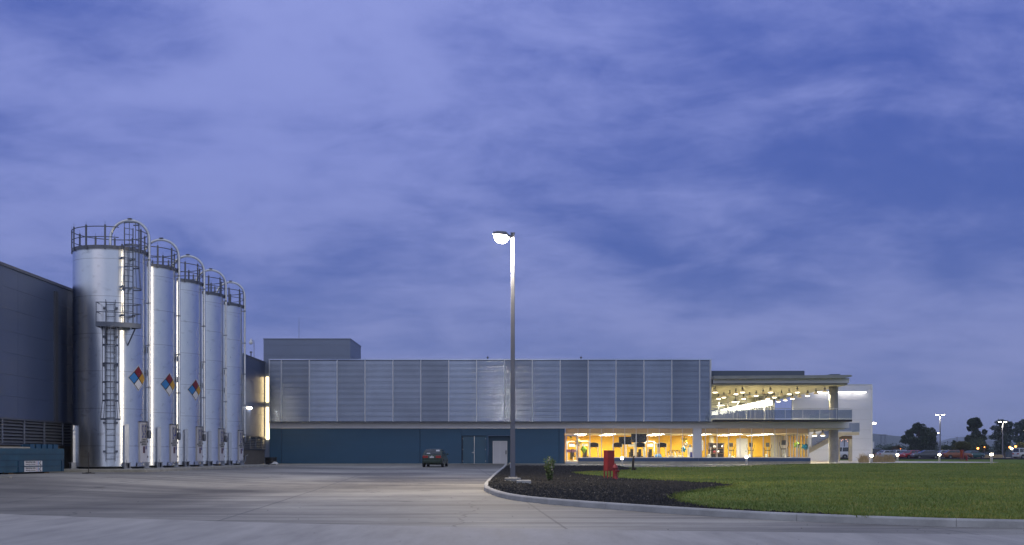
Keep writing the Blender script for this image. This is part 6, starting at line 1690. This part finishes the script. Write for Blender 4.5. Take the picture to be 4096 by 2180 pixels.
def cn_(scale, st, det, rough, dist, off):
    mp = nn(nt, 'ShaderNodeMapping'); mp.inputs['Scale'].default_value = st; mp.inputs['Location'].default_value = off
    nt.links.new(cb.outputs[0], mp.inputs[0])
    n = nn(nt, 'ShaderNodeTexNoise'); n.inputs['Scale'].default_value = scale; n.inputs['Detail'].default_value = det
    n.inputs['Roughness'].default_value = rough; n.inputs['Distortion'].default_value = dist
    nt.links.new(mp.outputs[0], n.inputs['Vector']); return n.outputs[0]
c1 = cn_(1.25, (1., 1., 1), 7, .56, .35, (3.1, 1.7, 0))
c2 = cn_(3.6, (.8, 1., 1), 6, .6, .5, (0.3, 5.2, 0))
c3 = cn_(9.5, (.7, 1., 1), 6, .62, .6, (2.3, .4, 0))
cl = math_(nt, 'ADD', math_(nt, 'MULTIPLY', c1, .55), math_(nt, 'ADD', math_(nt, 'MULTIPLY', c2, .30), math_(nt, 'MULTIPLY', c3, .15)))
# brighter veil towards the upper left, denser slate cloud to the right
xo = math_(nt, 'MINIMUM', math_(nt, 'MAXIMUM', math_(nt, 'ADD', x_, .14), -.42), .56)
side = math_(nt, 'MULTIPLY_ADD', math_(nt, 'MULTIPLY', xo, xo), -1.35, .14)
lr = nn(nt, 'ShaderNodeMapRange'); lr.interpolation_type = 'SMOOTHSTEP'; lr.inputs['From Min'].default_value = .12; lr.inputs['From Max'].default_value = .40; nt.links.new(x_, lr.inputs['Value'])
lz_ = nn(nt, 'ShaderNodeMapRange'); lz_.interpolation_type = 'SMOOTHSTEP'; lz_.inputs['From Min'].default_value = .15; lz_.inputs['From Max'].default_value = .04; nt.links.new(z_, lz_.inputs['Value'])
side = math_(nt, 'ADD', side, math_(nt, 'MULTIPLY', math_(nt, 'MULTIPLY', lr.outputs[0], lz_.outputs[0]), .45))
f0 = math_(nt, 'ADD', math_(nt, 'MULTIPLY', math_(nt, 'SUBTRACT', cl, .5), 5.0), math_(nt, 'ADD', side, .38))
fs_ = nn(nt, 'ShaderNodeMapRange'); fs_.interpolation_type = 'SMOOTHERSTEP'; fs_.inputs['From Min'].default_value = -.35; fs_.inputs['From Max'].default_value = 1.25; nt.links.new(f0, fs_.inputs['Value'])
f = fs_.outputs[0]
dark = ramp(nt, [(0., (.225, .28, .53)), (.07, (.138, .195, .475)), (.16, (.070, .124, .415)), (.30, (.060, .108, .420)), (.45, (.085, .138, .49)), (1., (.16, .19, .5))])
lite = ramp(nt, [(0., (.26, .31, .58)), (.10, (.225, .272, .58)), (.25, (.235, .285, .66)), (.42, (.285, .335, .74)), (1., (.5, .52, .8))])
nt.links.new(zz, dark.inputs[0]); nt.links.new(zz, lite.inputs[0])
sky = mixc(nt, f, dark.outputs[0], lite.outputs[0])
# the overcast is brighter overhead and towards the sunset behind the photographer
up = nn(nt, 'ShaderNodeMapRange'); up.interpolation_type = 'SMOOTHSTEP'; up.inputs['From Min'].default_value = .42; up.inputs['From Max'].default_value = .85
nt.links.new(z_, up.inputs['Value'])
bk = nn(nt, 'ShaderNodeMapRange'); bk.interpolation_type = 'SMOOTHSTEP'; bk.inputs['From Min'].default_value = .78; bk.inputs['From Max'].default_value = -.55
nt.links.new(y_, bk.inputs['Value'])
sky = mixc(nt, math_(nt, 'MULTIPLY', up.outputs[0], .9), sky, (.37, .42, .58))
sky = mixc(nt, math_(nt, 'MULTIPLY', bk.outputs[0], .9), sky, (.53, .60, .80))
ns = nn(nt, 'ShaderNodeTexSky'); ns.sky_type = 'NISHITA'; ns.sun_disc = False; ns.sun_elevation = R(1.0); ns.sun_rotation = R(200)
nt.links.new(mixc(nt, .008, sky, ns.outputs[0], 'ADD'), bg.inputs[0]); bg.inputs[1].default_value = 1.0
sl = bpy.data.lights.new('sun', 'SUN'); sl.energy = .12; sl.angle = R(40); sl.color = (1, .88, .8)
so = bpy.data.objects.new('sun', sl); COL.objects.link(so); so.rotation_euler = (R(62), 0, R(-20))
vs_ = SC.view_settings; SC.display_settings.display_device = 'sRGB'; vs_.view_transform = 'Standard'; vs_.look = 'None'; vs_.exposure = 0; vs_.gamma = 1
# lamps that do the lighting, each sitting just under its own lens
def lamp(name, loc, power, col, r=.12, spot=None, rot=None):
    l = bpy.data.lights.new(name, 'SPOT' if spot else 'POINT'); l.energy = power; l.color = col; l.shadow_soft_size = r
    if spot: l.spot_size = R(spot); l.spot_blend = .35
    o = bpy.data.objects.new(name, l); COL.objects.link(o); o.location = loc
    if rot: o.rotation_euler = rot
    return o
lamp('flood_lamp', lc + M3 @ Vector((-.1, 0, -.55)), 4000, (1, .84, .58), .1)
for zz in (4.2, 6.8):
    lamp('wall_fill_spot', (-20.5, 83.75, zz), 70000, (1, .82, .50), .1, 17, Vector((-2.7, 9.6, 0)).to_track_quat('-Z', 'Y').to_euler())  # added spots in the unseen fixture, brightening the far end of the wall
for p in BAYS: lamp('pendant_bulb', p, 430, (1., .86, .52), .12, 165, (0, 0, 0))
for p in PARK: lamp('car_park_bulb', p, 1500, (1., .86, .62), .15, 165, (0, 0, 0))
SC.cycles.use_denoising = True; SC.cycles.denoising_prefilter = 'ACCURATE'; SC.cycles.denoising_input_passes = 'RGB_ALBEDO_NORMAL'
SC.cycles.max_bounces = 8; SC.cycles.transparent_max_bounces = 24; SC.cycles.diffuse_bounces = 3; SC.cycles.glossy_bounces = 4
SC.cycles.sample_clamp_indirect = 6; SC.cycles.caustics_reflective = False; SC.cycles.caustics_refractive = False
